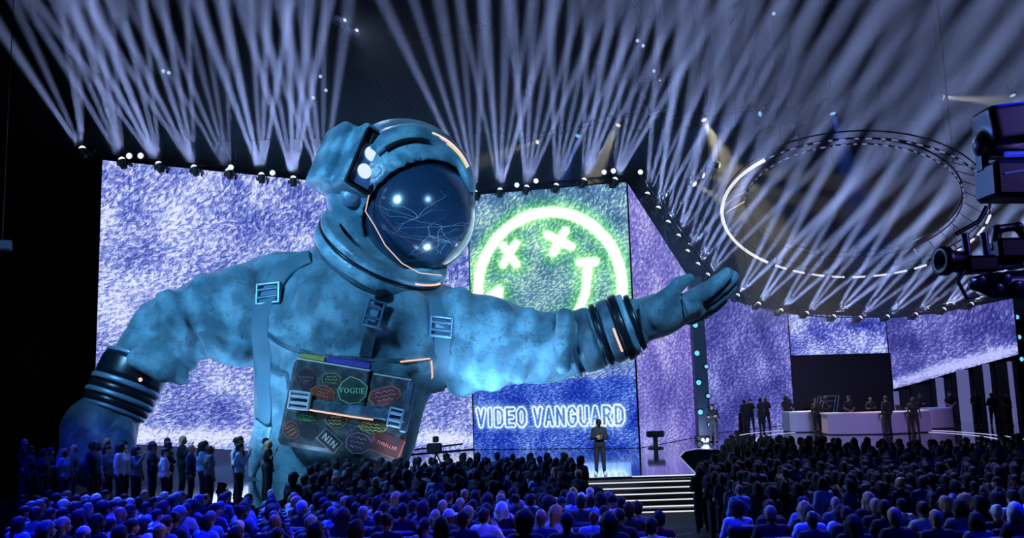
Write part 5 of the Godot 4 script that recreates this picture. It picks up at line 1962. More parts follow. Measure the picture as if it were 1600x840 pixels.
func chair(at: Vector3, yaw: float, label: String) -> void:
	var o := thing("auditorium_chair", label, "chair", at, yaw, "audience chairs")
	obj("seat", chair_meshes.seat, pal.chair, o)
	obj("backrest", chair_meshes.backrest, pal.chair, o)
	for s in [-1.0, 1.0]:
		obj("armrest", chair_meshes.arm, pal.chair_leg, o, Transform3D(Basis(), Vector3(s * 0.27, 0, 0)))


func row_point(R: float, x: float) -> Vector3:
	return Vector3(x, 0, -75.0 + sqrt(R * R - (x - 3.0) * (x - 3.0)))


func build_audience() -> void:
	make_chair()
	var stage := Vector3(6, 0, -31)
	var hair_list := ["short", "long", "bun", "curly", "bob", "ponytail", "cap", "hat", "bald"]
	var hair_w := [5.0, 4.0, 0.8, 1.2, 1.6, 1.0, 0.5, 0.25, 0.7]
	for blk in 2:
		var rows := 10 if blk == 0 else 4
		for k in rows:
			var R: float = 54.5 + k * 0.98 if blk == 0 else 60.2 + k * 0.98
			var y: float = 0.10 + 0.085 * k if blk == 0 else 0.54 + 0.085 * k
			# the riser this row stands on
			var x0: float = -15.5 if blk == 0 else 3.35
			var x1: float = 2.25 + 0.02 * k if blk == 0 else 13.0
			var pts := []
			for i in 13:
				var p := row_point(R - 0.62, lerpf(x0, x1, i / 12.0))
				pts.append(Vector2(p.x, p.z))
			for i in 13:
				var p := row_point(R + 0.36, lerpf(x1, x0, i / 12.0))
				pts.append(Vector2(p.x, p.z))
			var b := MB.new()
			b.slab(pts, 0.0, y)
			struct("floor", b.mesh(), M.carpet, "stepped audience floor under the seat rows")
			var n := 0
			var z := row_point(R, 0).z
			var reach := absf(z) * 0.66
			var step := 0.575
			var count := int((x1 - 0.35 + reach) / step) if blk == 0 else int((reach - x0 - 0.2) / step)
			for i in count:
				var x: float = x1 - 0.35 - i * step - (0.28 if k % 2 else 0.0) if blk == 0 else x0 + 0.4 + i * step + (0.28 if k % 2 else 0.0)
				if absf(x - 3.0) > 20.0:
					continue
				var at := row_point(R, x)
				at.y = y
				if absf(at.x) > absf(at.z) * 0.655:
					continue
				var yaw := atan2(-(3.0 - at.x), -(-75.0 - at.z))
				var look := atan2(-(stage.x - at.x), -(stage.z - at.z))
				var face := lerp_angle(yaw, look, rng.randf_range(0.35, 0.75)) + rng.randf_range(-0.12, 0.12)
				var where := "%s from aisle, %s row from stage, %s block" % [COUNT[i], COUNT[k], "large" if blk == 0 else "small"]
				if rng.randf() < (0.07 if k < 6 else 0.2):
					chair(at, yaw, "empty blue auditorium chair, " + where)
					continue
				chair(at, yaw, "occupied blue auditorium chair, " + where)
				var hair: String = pick(hair_list, hair_w)
				var hc: int = pick([0, 1, 2, 3, 4, 5], [1.7, 3.4, 4.0, 0.6, 0.7, 0.7])
				var tc: int = pick([0, 1, 2, 3, 4, 5, 6, 7], [1.5, 4.2, 2.0, 1.2, 1.0, 0.5, 0.5, 0.6])
				var pose: String = pick(["seated_broad", "seated_turned", "seated_folded", "seated_chin"], [3, 3, 2, 1.2])
				var o := person(pose, hair, pick([0, 1, 2, 3], [4, 3, 2, 1.4]), hc, tc, rng.randi() % 3, rng.randf() < 0.62, at + Vector3(0, 0.045, 0) - Vector3(sin(yaw), 0, cos(yaw)) * 0.02, face, rng.randf_range(0.95, 1.06))
				tag(o, "%s seated person in %s, %s" % [looks(hair, hc, tc), pal.top[tc][0], where], "person", "seated audience")
	# --- the people who stand
	var spots := []
	var stand_poses := ["standing_relaxed", "standing_clasped", "standing_raised", "standing_folded"]
	# on the deck wing, left of the astronaut
	var wing := [[-15.75, -27.0], [-13.1, -24.6], [-12.7, -25.4], [-12.2, -24.3], [-11.9, -25.6], [-11.5, -24.8], [-11.2, -23.9], [-10.9, -25.3], [-10.5, -24.4], [-10.2, -25.8], [-9.9, -24.0], [-9.7, -23.3], [-9.3, -25.2], [-9.0, -24.2], [-8.6, -25.9], [-8.5, -23.4], [-8.1, -24.7], [-7.8, -26.2], [-7.7, -23.5], [-7.4, -25.2], [-13.5, -25.8], [-12.9, -26.6], [-11.0, -26.6], [-13.6, -24.3], [-12.4, -25.0], [-12.9, -24.1], [-11.7, -24.2], [-13.9, -25.2], [-10.7, -23.8], [-9.4, -24.4], [-14.2, -24.7]]
	var i := 0
	for q in wing:
		var hair: String = "bald" if i == 0 else pick(hair_list, hair_w)
		var hc: int = pick([0, 1, 2, 4], [1.5, 3, 4, 0.6])
		var tc: int = 1 if i == 0 else pick([0, 1, 2, 3, 4], [0.9, 4, 2, 1, 0.9])
		var o := person("standing_relaxed" if i == 0 else stand_poses[rng.randi() % 4], hair, 0 if i == 0 else rng.randi() % 4, hc, tc, rng.randi() % 2, i == 0 or rng.randf() < 0.5, Vector3(q[0], DECK, q[1]), atan2(-(6.0 - q[0]), -(-30.0 - q[1])) + rng.randf_range(-0.5, 0.3), rng.randf_range(0.94, 1.05))
		if i == 0:
			tag(o, "bald person in black standing alone at the dark end of the deck", "person", "people on the deck wing")
		else:
			tag(o, "%s person in %s standing on the deck wing, %s from its stage end" % [looks(hair, hc, tc), pal.top[tc][0], COUNT[rank_of(wing, i)]], "person", "people on the deck wing")
		i += 1
	# in the pits: the nearest are people of their own, those behind them are crowd
	var far := []
	for blk in 2:
		var z := -22.35 if blk == 0 else -18.3
		var rown := 0
		while z > (-27.2 if blk == 0 else -35.8):
			var xa := -6.0 if blk == 0 else 4.6 + maxf(0.0, -22.0 - z) * 0.35
			var xb := 1.9 if blk == 0 else minf(19.0, -z * 0.66)
			var x := xa + rng.randf_range(0.0, 0.3)
			var n := 0
			while x < xb:
				var zz := z + rng.randf_range(-0.18, 0.18)
				var blocked := false
				for e in [Vector2(0, 0), Vector2(0.32, 0), Vector2(-0.32, 0), Vector2(0, -0.3), Vector2(0, 0.3)]:
					blocked = blocked or Geometry2D.is_point_in_polygon(Vector2(x, zz) + e, deck_poly)
				if blocked or (blk == 1 and (Vector2(x, zz).distance_to(Vector2(6.3, -20.2)) < 0.9 or (x < 6.7 and zz < -25.0))):
					x += 0.4
					continue
				if (blk == 0 and rown < 2) or (blk == 1 and rown < 1):
					var hair: String = pick(hair_list, hair_w)
					var hc: int = pick([0, 1, 2, 4], [1.2, 3, 4, 0.6])
					var tc: int = pick([0, 1, 2, 3, 4], [0.8, 4, 2, 0.8, 0.6])
					var o := person(stand_poses[rng.randi() % 4], hair, rng.randi() % 4, hc, tc, rng.randi() % 2, rng.randf() < 0.5, Vector3(x, 0, zz), atan2(-(4.0 - x), -(-34.0 - zz)) + rng.randf_range(-0.5, 0.5), rng.randf_range(0.93, 1.05))
					tag(o, "%s person in %s standing in %s pit, %s of the %s rank" % [looks(hair, hc, tc), pal.top[tc][0], "sculpture" if blk == 0 else "round-stage", COUNT[n], COUNT[rown]], "person", "standing crowd in the pits")
				else:
					far.append([Vector3(x, 0, zz), atan2(-(4.0 - x), -(-34.0 - zz)) + rng.randf_range(-0.5, 0.5)])
				n += 1
				x += rng.randf_range(0.44, 0.62)
			z -= 0.62
			rown += 1
	crowd_behind(far)
	build_crew()


func rank_of(list: Array, i: int) -> int:
	# how many stand nearer to the stage end than this one
	var k := 0
	for q in list:
		if q[0] > list[i][0]:
			k += 1
	return k


func crowd_behind(far: Array) -> void:
	var holder := Node3D.new()
	holder.name = "standing_crowd"
	add_child(holder)
	tag(holder, "packed dark crowd standing in the pits between the nearest ranks and the stage", "crowd", "", "stuff")
	var kinds := [["standing_relaxed", "short", 1, 2, "top_long"], ["standing_clasped", "long", 0, 1, "top_short"], ["standing_folded", "bob", 2, 2, "top_long"], ["standing_raised", "short", 3, 2, "top_short"]]
	for k in kinds.size():
		var q: Array = kinds[k]
		var p: Dictionary = poses[q[0]]
		var mine := []
		for i in far.size():
			if i % kinds.size() == k:
				mine.append(far[i])
		for piece in [["body", p.body, pal.skin[q[2]], Transform3D()], ["top", p[q[4]], pal.top[[1, 2, 1, 3][k]][1], Transform3D()], ["trousers", p.trousers, pal.leg[k % 2][1], Transform3D()], ["hair", hairs[q[1]], pal.hair[q[3]][1], p.head]]:
			var mm := MultiMesh.new()
			mm.transform_format = MultiMesh.TRANSFORM_3D
			mm.mesh = piece[1]
			mm.instance_count = mine.size()
			for i in mine.size():
				var s := 0.94 + 0.11 * fmod(i * 0.618, 1.0)
				mm.set_instance_transform(i, Transform3D(Basis(Vector3.UP, mine[i][1]).scaled(Vector3.ONE * s), mine[i][0]) * piece[3])
			var o := MultiMeshInstance3D.new()
			o.name = piece[0]
			o.multimesh = mm
			o.material_override = piece[2]
			holder.add_child(o, true)
			tag(o, "", "", "", "stuff")

# ---------------------------------------------------------------- performer, crew, desk
func build_stage_people() -> void:
	make_people_kit()
	# the performer: dark cap, dark jacket and trousers, white shoes, hands joined at the chest
	var j := standing_joints(1.02, 0.0, -0.12)
	j.head = Transform3D(Basis(Vector3.UP, 0.25) * Basis(Vector3.RIGHT, -0.30), Vector3(0.0, 1.62, -0.05))
	j.ell = Vector3(-0.235, 1.15, -0.02); j.elr = Vector3(0.235, 1.15, -0.02)
	j.wrl = Vector3(-0.06, 1.16, -0.24); j.wrr = Vector3(0.06, 1.20, -0.24); j.hdl = Vector3(0.7, 0.4, -0.2); j.hdr = Vector3(-0.7, 0.35, -0.2); j.hnl = Vector3(0.2, -0.2, 1); j.hnr = Vector3(-0.2, -0.2, 1)
	j.headcell = 0.009
	j.handcell = 0.007
	make_pose("performer", j)
	var o := person("performer", "cap", 1, 2, 1, 0, true, Vector3(2.72, DECK, -28.1), PI - 0.1, 1.05)
	tag(o, "performer in dark cap, loose dark jacket and white shoes on the stage edge", "person")
	for c in o.get_children():
		if String(c.name).begins_with("shoe"):
			c.material_override = pal.top[0][1]
			c.transform = Transform3D(Basis().scaled(Vector3(1.2, 1.35, 1.25)), Vector3.ZERO)
			tag(c, "white shoe")
		elif c.name == "top" or c.name == "trousers":
			c.material_override = mat(Color(0.10, 0.11, 0.13), 0.8)
		elif c.name == "cap":
			c.material_override = mat(Color(0.04, 0.04, 0.05), 0.8)
	var b := MB.new()
	b.tube([Vector3(2.74, DECK + 1.24, -27.80), Vector3(2.73, DECK + 1.40, -27.84)], [0.013, 0.016], 8)
	b.ball(Transform3D(Basis(), Vector3(2.73, DECK + 1.42, -27.845)), Vector3.ONE * 0.027, 6, 10)
	tag(obj("microphone", b.mesh(), M.black), "small black microphone held by the performer in both hands", "microphone")


func build_crew() -> void:
	# camera operator in the round-stage pit, camera rig on the shoulder
	var o := person("standing_raised", "short", 0, 1, 1, 0, true, Vector3(6.3, 0.0, -20.2), PI * 0.15, 1.04)
	tag(o, "camera operator in black with a rig among the standing crowd", "person")
	var t := thing("camera_rig", "black shoulder camera rig carried by the operator in the crowd", "camera", Vector3(6.22, 1.30, -20.55), 0.5)
	var b := MB.new()
	b.box(Transform3D(Basis(), Vector3(0, 0.0, -0.05)), Vector3(0.24, 0.26, 0.46), 0.03)
	obj("body", b.mesh(), M.black_metal, t)
	b = MB.new()
	b.ring(Transform3D(basis_y(Vector3(0, 0, -1)), Vector3(0, 0.02, -0.28)), [Vector2(0.0, -0.02), Vector2(0.09, -0.01), Vector2(0.10, 0.16), Vector2(0.07, 0.17), Vector2(0.0, 0.12)], 16)
	obj("lens", b.mesh(), M.black, t)
	b = MB.new()
	b.tube([Vector3(-0.5, -0.2, 0), Vector3(-0.3, -0.12, 0), Vector3(0.3, -0.12, 0), Vector3(0.5, -0.2, 0)], [0.025], 8)
	obj("handle_bar", b.mesh(), M.steel, t)
	# tripod camera on a boom in front of the large screen
	t = thing("boom_camera", "small boom camera with a long thin arm in front of the bright screen foot", "camera", Vector3(-2.75, DECK, -28.6))
	b = MB.new()
	for k in 3:
		var a := TAU * k / 3
		b.tube([Vector3(0, 0.85, 0), Vector3(cos(a) * 0.4, 0.0, sin(a) * 0.4)], [0.03], 6)
	obj("tripod", b.mesh(), M.black, t)
	b = MB.new()
	b.tube([Vector3(-0.7, 0.98, 0), Vector3(0.9, 1.12, 0)], [0.035], 6)
	obj("boom_arm", b.mesh(), M.black, t)
	b = MB.new()
	b.box(Transform3D(Basis(), Vector3(-0.05, 1.0, 0)), Vector3(0.5, 0.34, 0.3), 0.04)
	obj("camera_body", b.mesh(), M.black, t)
	b = MB.new()
	b.box(Transform3D(Basis(), Vector3(0.0, 1.30, 0)), Vector3(0.2, 0.2, 0.2), 0.03)
	obj("viewfinder", b.mesh(), M.black, t)


func build_desk_area() -> void:
	var white := mat(Color(0.62, 0.56, 0.62), 0.45)
	var top := mat(Color(0.74, 0.70, 0.76), 0.35)
	# curved white counters
	var desks := [[Vector3(17.75, DECK, -41.4), 5.0, 1.5, "long curved white desk on the round stage with staff leaning on it", -0.02], [Vector3(14.9, DECK, -44.0), 1.6, 1.0, "short white desk beside the long curved desk", 0.1], [Vector3(21.4, DECK, -43.6), 2.0, 1.1, "pale counter behind the far end of the long curved desk", -0.1]]
	for q in desks:
		var o := thing("desk", q[3], "desk", q[0], q[4])
		var w: float = q[1]
		var front := []
		var back := []
		for i in 13:
			var u := i / 12.0 * 2.0 - 1.0
			front.append(Vector2(u * w * 0.5, 0.55 - 0.65 * pow(absf(u), 2.2) * q[2] * 0.6))
			back.append(Vector2(u * w * 0.5, -0.35 - 0.65 * pow(absf(u), 2.2) * q[2] * 0.6))
		back.reverse()
		var b := MB.new()
		b.slab(front + back, 0.05, 0.98)
		obj("front_panel", b.mesh(), white, o)
		b = MB.new()
		b.slab((front + back).map(func(p): return p * Vector2(1.015, 1.06)), 0.98, 1.05)
		obj("worktop", b.mesh(), top, o)
		b = MB.new()
		b.slab((front + back).map(func(p): return p * Vector2(0.98, 0.92)), 0.0, 0.05)
		obj("plinth", b.mesh(), M.black, o)
	# laptops and monitors on the desks
	for q in [[Vector3(20.7, DECK + 1.05, -43.7), "pale open laptop on the counter behind the long desk", true], [Vector3(18.3, DECK + 1.05, -41.5), "small grey box monitor on the long curved desk", false], [Vector3(19.0, DECK + 1.05, -41.75), "flat grey tablet screen on the long curved desk", false]]:
		var l := thing("laptop", q[1], "laptop", q[0], 0.3)
		var b := MB.new()
		b.box(Transform3D(Basis(), Vector3(0, 0.012, 0)), Vector3(0.36, 0.024, 0.26), 0.006)
		obj("keyboard_base", b.mesh(), M.steel, l)
		b = MB.new()
		b.box(Transform3D(Basis(Vector3.RIGHT, -0.25), Vector3(0, 0.15, -0.15)), Vector3(0.36, 0.26, 0.018), 0.006)
		obj("lid", b.mesh(), mat(Color(0.66, 0.7, 0.8), 0.4) if q[2] else M.steel, l)
	# black monitor wall under the short screen
	var bm := thing("black_monitor", "big switched-off black monitor wall behind the white desks", "monitor", Vector3(19.4, DECK, -50.0))
	var b := MB.new()
	b.box(Transform3D(Basis(), Vector3(-0.02, 2.0, 0.0)), Vector3(5.84, 4.0, 0.3), 0.03)
	obj("panel", b.mesh(), mat(Color(0.035, 0.035, 0.06), 0.5), bm)
	b = MB.new()
	for e in [-1, 1]:
		b.box(Transform3D(Basis(), Vector3(e * 2.93 - 0.02, 2.0, 0.03)), Vector3(0.07, 4.0, 0.34), 0.01)
	b.box(Transform3D(Basis(), Vector3(-0.02, 3.98, 0.03)), Vector3(5.9, 0.06, 0.34), 0.01)
	obj("bezel", b.mesh(), M.black, bm)
	# dark panels and pale columns under the curved screen
	var dark := mat(Color(0.045, 0.045, 0.075), 0.6)
	var p0 := Vector3(22.36, 0, -50.25)
	var p1 := Vector3(27.2, 0, -45.4)
	for i in 6:
		var a := p0.lerp(p1, i / 6.0)
		var c := p0.lerp(p1, (i + 1) / 6.0)
		var h := 1.85 + 0.30 * i
		var w := MB.new()
		w.box(Transform3D(basis_z((c - a).cross(Vector3.UP) * -1.0), Vector3((a.x + c.x) * 0.5, DECK + h * 0.5, (a.z + c.z) * 0.5)), Vector3(a.distance_to(c) - 0.03, h, 0.12), 0.02)
		tag(obj("backdrop_panel", w.mesh(), dark), "%s dark panel from the black monitor under the curved screen rim" % COUNT[i], "panel", "dark panels under the curved screen")
	i_cols(p0, p1)
	# staff in black round the desks
	var staff := [[12.1, -44.8, 0.3, "standing_folded"], [12.55, -45.3, -0.4, "standing_clasped"], [12.9, -44.6, 0.6, "standing_relaxed"], [13.35, -45.2, -0.2, "standing_raised"], [14.4, -45.0, 0.1, "standing_clasped"], [14.75, -45.6, 0.4, "standing_relaxed"], [15.25, -42.9, 2.4, "standing_relaxed"], [15.9, -43.4, -2.2, "standing_folded"],
		[17.0, -43.1, PI, "standing_clasped"], [17.75, -40.5, 0.3, "standing_relaxed"], [18.2, -43.3, PI, "standing_folded"], [18.9, -40.2, -0.4, "standing_relaxed"], [21.6, -45.1, 2.6, "standing_folded"], [23.3, -45.3, 2.8, "standing_clasped"], [24.1, -44.2, 3.0, "standing_folded"], [24.75, -43.9, 2.7, "standing_clasped"], [25.3, -43.5, -2.9, "standing_clasped"], [26.9, -43.6, 2.5, "standing_relaxed"]]
	var i := 0
	for q in staff:
		var hair: String = ["short", "cap", "short", "bald", "bob", "ponytail", "short"][i % 7]
		var s := person(q[3], hair, [1, 0, 2, 3][i % 4], [2, 1, 2, 1][i % 4], 1, 0, i % 3 == 0, Vector3(q[0], DECK, q[1]), q[2], 0.97 + 0.02 * (i % 5))
		tag(s, "%s staff member in black, %s from the lamp pillar on the round stage" % [looks(hair, [2, 1, 2, 1][i % 4], 1), COUNT[i]], "person", "stage staff in black")
		i += 1
	var lone := person("standing_folded", "short", 1, 2, 1, 0, true, Vector3(9.2, DECK, -39.6), 2.6, 1.0)
	tag(lone, "lone staff member in black standing right by the lamp pillar", "person")
	# steel stair behind the staff
	var st := thing("steel_steps", "small pale steel step frame behind the staff at the monitor", "steps", Vector3(16.4, DECK, -45.6))
	for k in 4:
		var s := MB.new()
		s.box(Transform3D(Basis(), Vector3(0.0 + 0.22 * k, 0.95 + 0.26 * k, 0)), Vector3(0.7, 0.05, 0.4), 0.01)
		obj("tread", s.mesh(), M.steel, st)
	for k in 2:
		var s := MB.new()
		s.tube([Vector3(-0.35 + 0.95 * k, 0, 0.2), Vector3(-0.35 + 0.95 * k + 0.4, 1.75, 0.2)], [0.03], 6)
		s.tube([Vector3(-0.35 + 0.95 * k, 0, -0.2), Vector3(-0.35 + 0.95 * k + 0.4, 1.75, -0.2)], [0.03], 6)
		obj("rail", s.mesh(), M.steel, st)
	# dark rock-shaped ramp at the foot of the streaked screen
	var rp := MB.new()
	rp.slab([Vector2(10.6, -46.2), Vector2(12.6, -46.2), Vector2(12.6, -46.9), Vector2(10.6, -46.9)], DECK, DECK + 0.4)
	rp.slab([Vector2(11.4, -46.25), Vector2(12.6, -46.25), Vector2(12.6, -46.9), Vector2(11.4, -46.9)], DECK + 0.4, DECK + 0.95)
	tag(obj("black_ramp", rp.mesh(), M.black), "low black ramp at the foot of the streaked rock screen", "ramp")


func i_cols(p0: Vector3, p1: Vector3) -> void:
	# pale lit columns standing in front of the dark panels
	var k := 0
	for q in [[0.06, 0.30, 1.75], [0.42, 0.42, 2.5], [0.60, 0.62, 2.9], [0.78, 0.34, 3.2], [0.95, 0.22, 3.3]]:
		var c := p0.lerp(p1, q[0]) + Vector3(-0.25, 0, 0.3)
		var b := MB.new()
		b.box(Transform3D(basis_z(Vector3(-0.7, 0, 0.7)), Vector3(c.x, DECK + q[2] * 0.5, c.z)), Vector3(q[1], q[2], 0.12), 0.03)
		tag(obj("pale_column", b.mesh(), glow(Color(0.44, 0.45, 0.72), 0.55)), "%s pale glowing column from the black monitor in front of the dark panels" % COUNT[k], "column", "pale columns by the desks")
		k += 1

# ---------------------------------------------------------------- gear in the roof
func build_ceiling_gear() -> void:
	truss("truss", "thin pale roof truss running across above the helmet", [Vector3(-9.9, 22.3, -44), Vector3(-0.4, 23.5, -44)], 0.28, M.black_metal)
	truss("truss", "dark slanting roof truss behind the helmet top", [Vector3(-8.2, 22.0, -45), Vector3(-5.6, 19.4, -47)], 0.5, M.black_metal)
	truss("truss", "dark roof truss leaning towards the hung frame", [Vector3(-0.2, 22.8, -44), Vector3(1.4, 20.2, -46)], 0.4, M.black_metal)
	truss("truss", "steep pale roof truss at the top edge above the hung frame", [Vector3(6.6, 26.5, -44), Vector3(7.9, 23.2, -44)], 0.3, M.steel)
	truss("truss", "long faint roof truss above the ring of light", [Vector3(10.5, 20.3, -52), Vector3(22.5, 21.4, -52)], 0.3, M.black_metal)
	truss("truss", "low roof truss holding lamps behind the smiley screen", [Vector3(0.6, 18.2, -49), Vector3(8.0, 19.9, -49)], 0.3, M.black_metal)
	# projectors
	var k := 0
	for q in [[Vector3(-9.0, 23.7, -43.5), "upper of the two white projectors hung above the helmet"], [Vector3(-8.35, 23.1, -43.5), "lower of the two white projectors hung above the helmet"]]:
		var o := thing("projector", q[1], "projector", q[0], 0.5)
		o.rotation.z = -0.25
		var b := MB.new()
		b.box(Transform3D(), Vector3(0.8, 0.34, 0.5), 0.04)
		obj("body", b.mesh(), mat(Color(0.72, 0.76, 0.85), 0.4), o)
		b = MB.new()
		b.ring(Transform3D(basis_y(Vector3(0, 0, 1)), Vector3(0.15, 0, 0.25)), [Vector2(0.0, -0.02), Vector2(0.12, 0.0), Vector2(0.13, 0.12), Vector2(0.1, 0.14)], 14)
		obj("lens_barrel", b.mesh(), M.black, o)
		b = MB.new()
		b.ball(Transform3D(basis_y(Vector3(0, 0, 1)), Vector3(0.15, 0, 0.36)), Vector3(0.1, 0.03, 0.1), 6, 10)
		obj("lens", b.mesh(), M.lens, o)
		b = MB.new()
		b.tube([Vector3(0, 0.16, 0), o.transform.affine_inverse() * (q[0] + Vector3(0, 27.0 - q[0].y, 0))], [0.025], 6)
		obj("hanger", b.mesh(), M.black_metal, o)
		spot("projector_light", q[0] + Vector3(0.1, 0, 0.5), q[0] + Vector3(1.5, -2.0, 4), 10, 40, Color(0.8, 0.88, 1.0), 0.8, 0.1)
		k += 1
	# hung frame with a cable
	var fr := thing("roof_cage", "open dark metal cage hanging from the roof beside the smiley screen top", "cage", Vector3(8.0, 18.9, -44.0), -0.25)
	var b := MB.new()
	var c := [Vector3(-0.9, 1.2, 0.5), Vector3(0.9, 1.0, 0.5), Vector3(0.95, -0.75, 0.5), Vector3(-0.35, -1.0, 0.5)]
	for i in 4:
		b = MB.new()
		b.tube([c[i], c[(i + 1) % 4]], [0.05], 6)
		b.tube([c[i] + Vector3(0.2, 0, -1.0), c[(i + 1) % 4] + Vector3(0.2, 0, -1.0)], [0.05], 6)
		b.tube([c[i], c[i] + Vector3(0.2, 0, -1.0)], [0.05], 6)
		obj("bar", b.mesh(), M.steel, fr)
	b = MB.new()
	b.plate(Transform3D(Basis(), Vector3(0.1, 0, 0.0)), [Vector2(-0.85, 1.1), Vector2(0.85, 0.95), Vector2(0.9, -0.7), Vector2(-0.3, -0.9)], 0.06)
	obj("panel", b.mesh(), mat(Color(0.08, 0.10, 0.18), 0.35, 0.3), fr)
	b = MB.new()
	b.tube([Vector3(-0.3, -1.0, 0.5), Vector3(-0.05, -4.2, 0.6), Vector3(0.5, -9.5, 0.8)], [0.02], 6)
	obj("cable", b.mesh(), mat(Color(0.4, 0.55, 0.65), 0.4), fr)
	b = MB.new()
	for x in [-0.8, 0.8]:
		b.tube([Vector3(x, 1.05, 0.2), Vector3(x * 0.9, 8.0, 0.0)], [0.02], 6)
	obj("hanger", b.mesh(), M.black_metal, fr)
	var sp := thing("hung_speaker", "small grey box speaker hung in the dark at the far side of the hall", "speaker", Vector3(-16.137, 8.775, -26.000))
	b = MB.new()
	b.box(Transform3D(Basis(Vector3.UP, 0.5), Vector3.ZERO), Vector3(0.55, 0.3, 0.35), 0.03)
	obj("cabinet", b.mesh(), mat(Color(0.30, 0.30, 0.40), 0.6), sp)
	b = MB.new()
	b.tube([Vector3(0, 0.15, 0), Vector3(0, 27.0 - sp.position.y, 0)], [0.015], 5)
	obj("cable", b.mesh(), M.black_metal, sp)
	# small lamps scattered in the grid
	var i := 0
	for p in [Vector3(-18.0, 20.6, -42), Vector3(-17.7, 20.5, -42), Vector3(-10.2, 20.8, -44), Vector3(-9.9, 20.0, -44), Vector3(-10.6, 19.6, -44), Vector3(7.3, 22.3, -44), Vector3(7.6, 22.0, -44), Vector3(8.3, 20.9, -45), Vector3(8.6, 20.3, -45), Vector3(15.6, 24.5, -46)]:
		var o := thing("grid_lamp", "%s tiny pale lamp of the roof grid, counted from the dark side" % COUNT[i], "lamp", p, 0.0, "tiny roof grid lamps")
		var m := MB.new()
		m.ring(Transform3D(basis_y(Vector3(0.1, -0.3, 1))), [Vector2(0, -0.2), Vector2(0.1, -0.18), Vector2(0.12, 0.05)], 10)
		obj("can", m.mesh(), M.black_metal, o)
		m = MB.new()
		m.ball(Transform3D(basis_y(Vector3(0.1, -0.3, 1)), Vector3(0, -0.01, 0.04)), Vector3(0.10, 0.04, 0.10), 5, 10)
		obj("lens", m.mesh(), glow(Color(0.75, 0.85, 1.0), 0.9), o)
		m = MB.new()
		m.tube([Vector3(0, 0.08, -0.1), Vector3(0, 27.0 - p.y, -0.1)], [0.012], 5)
		obj("hanger", m.mesh(), M.black_metal, o)
		i += 1


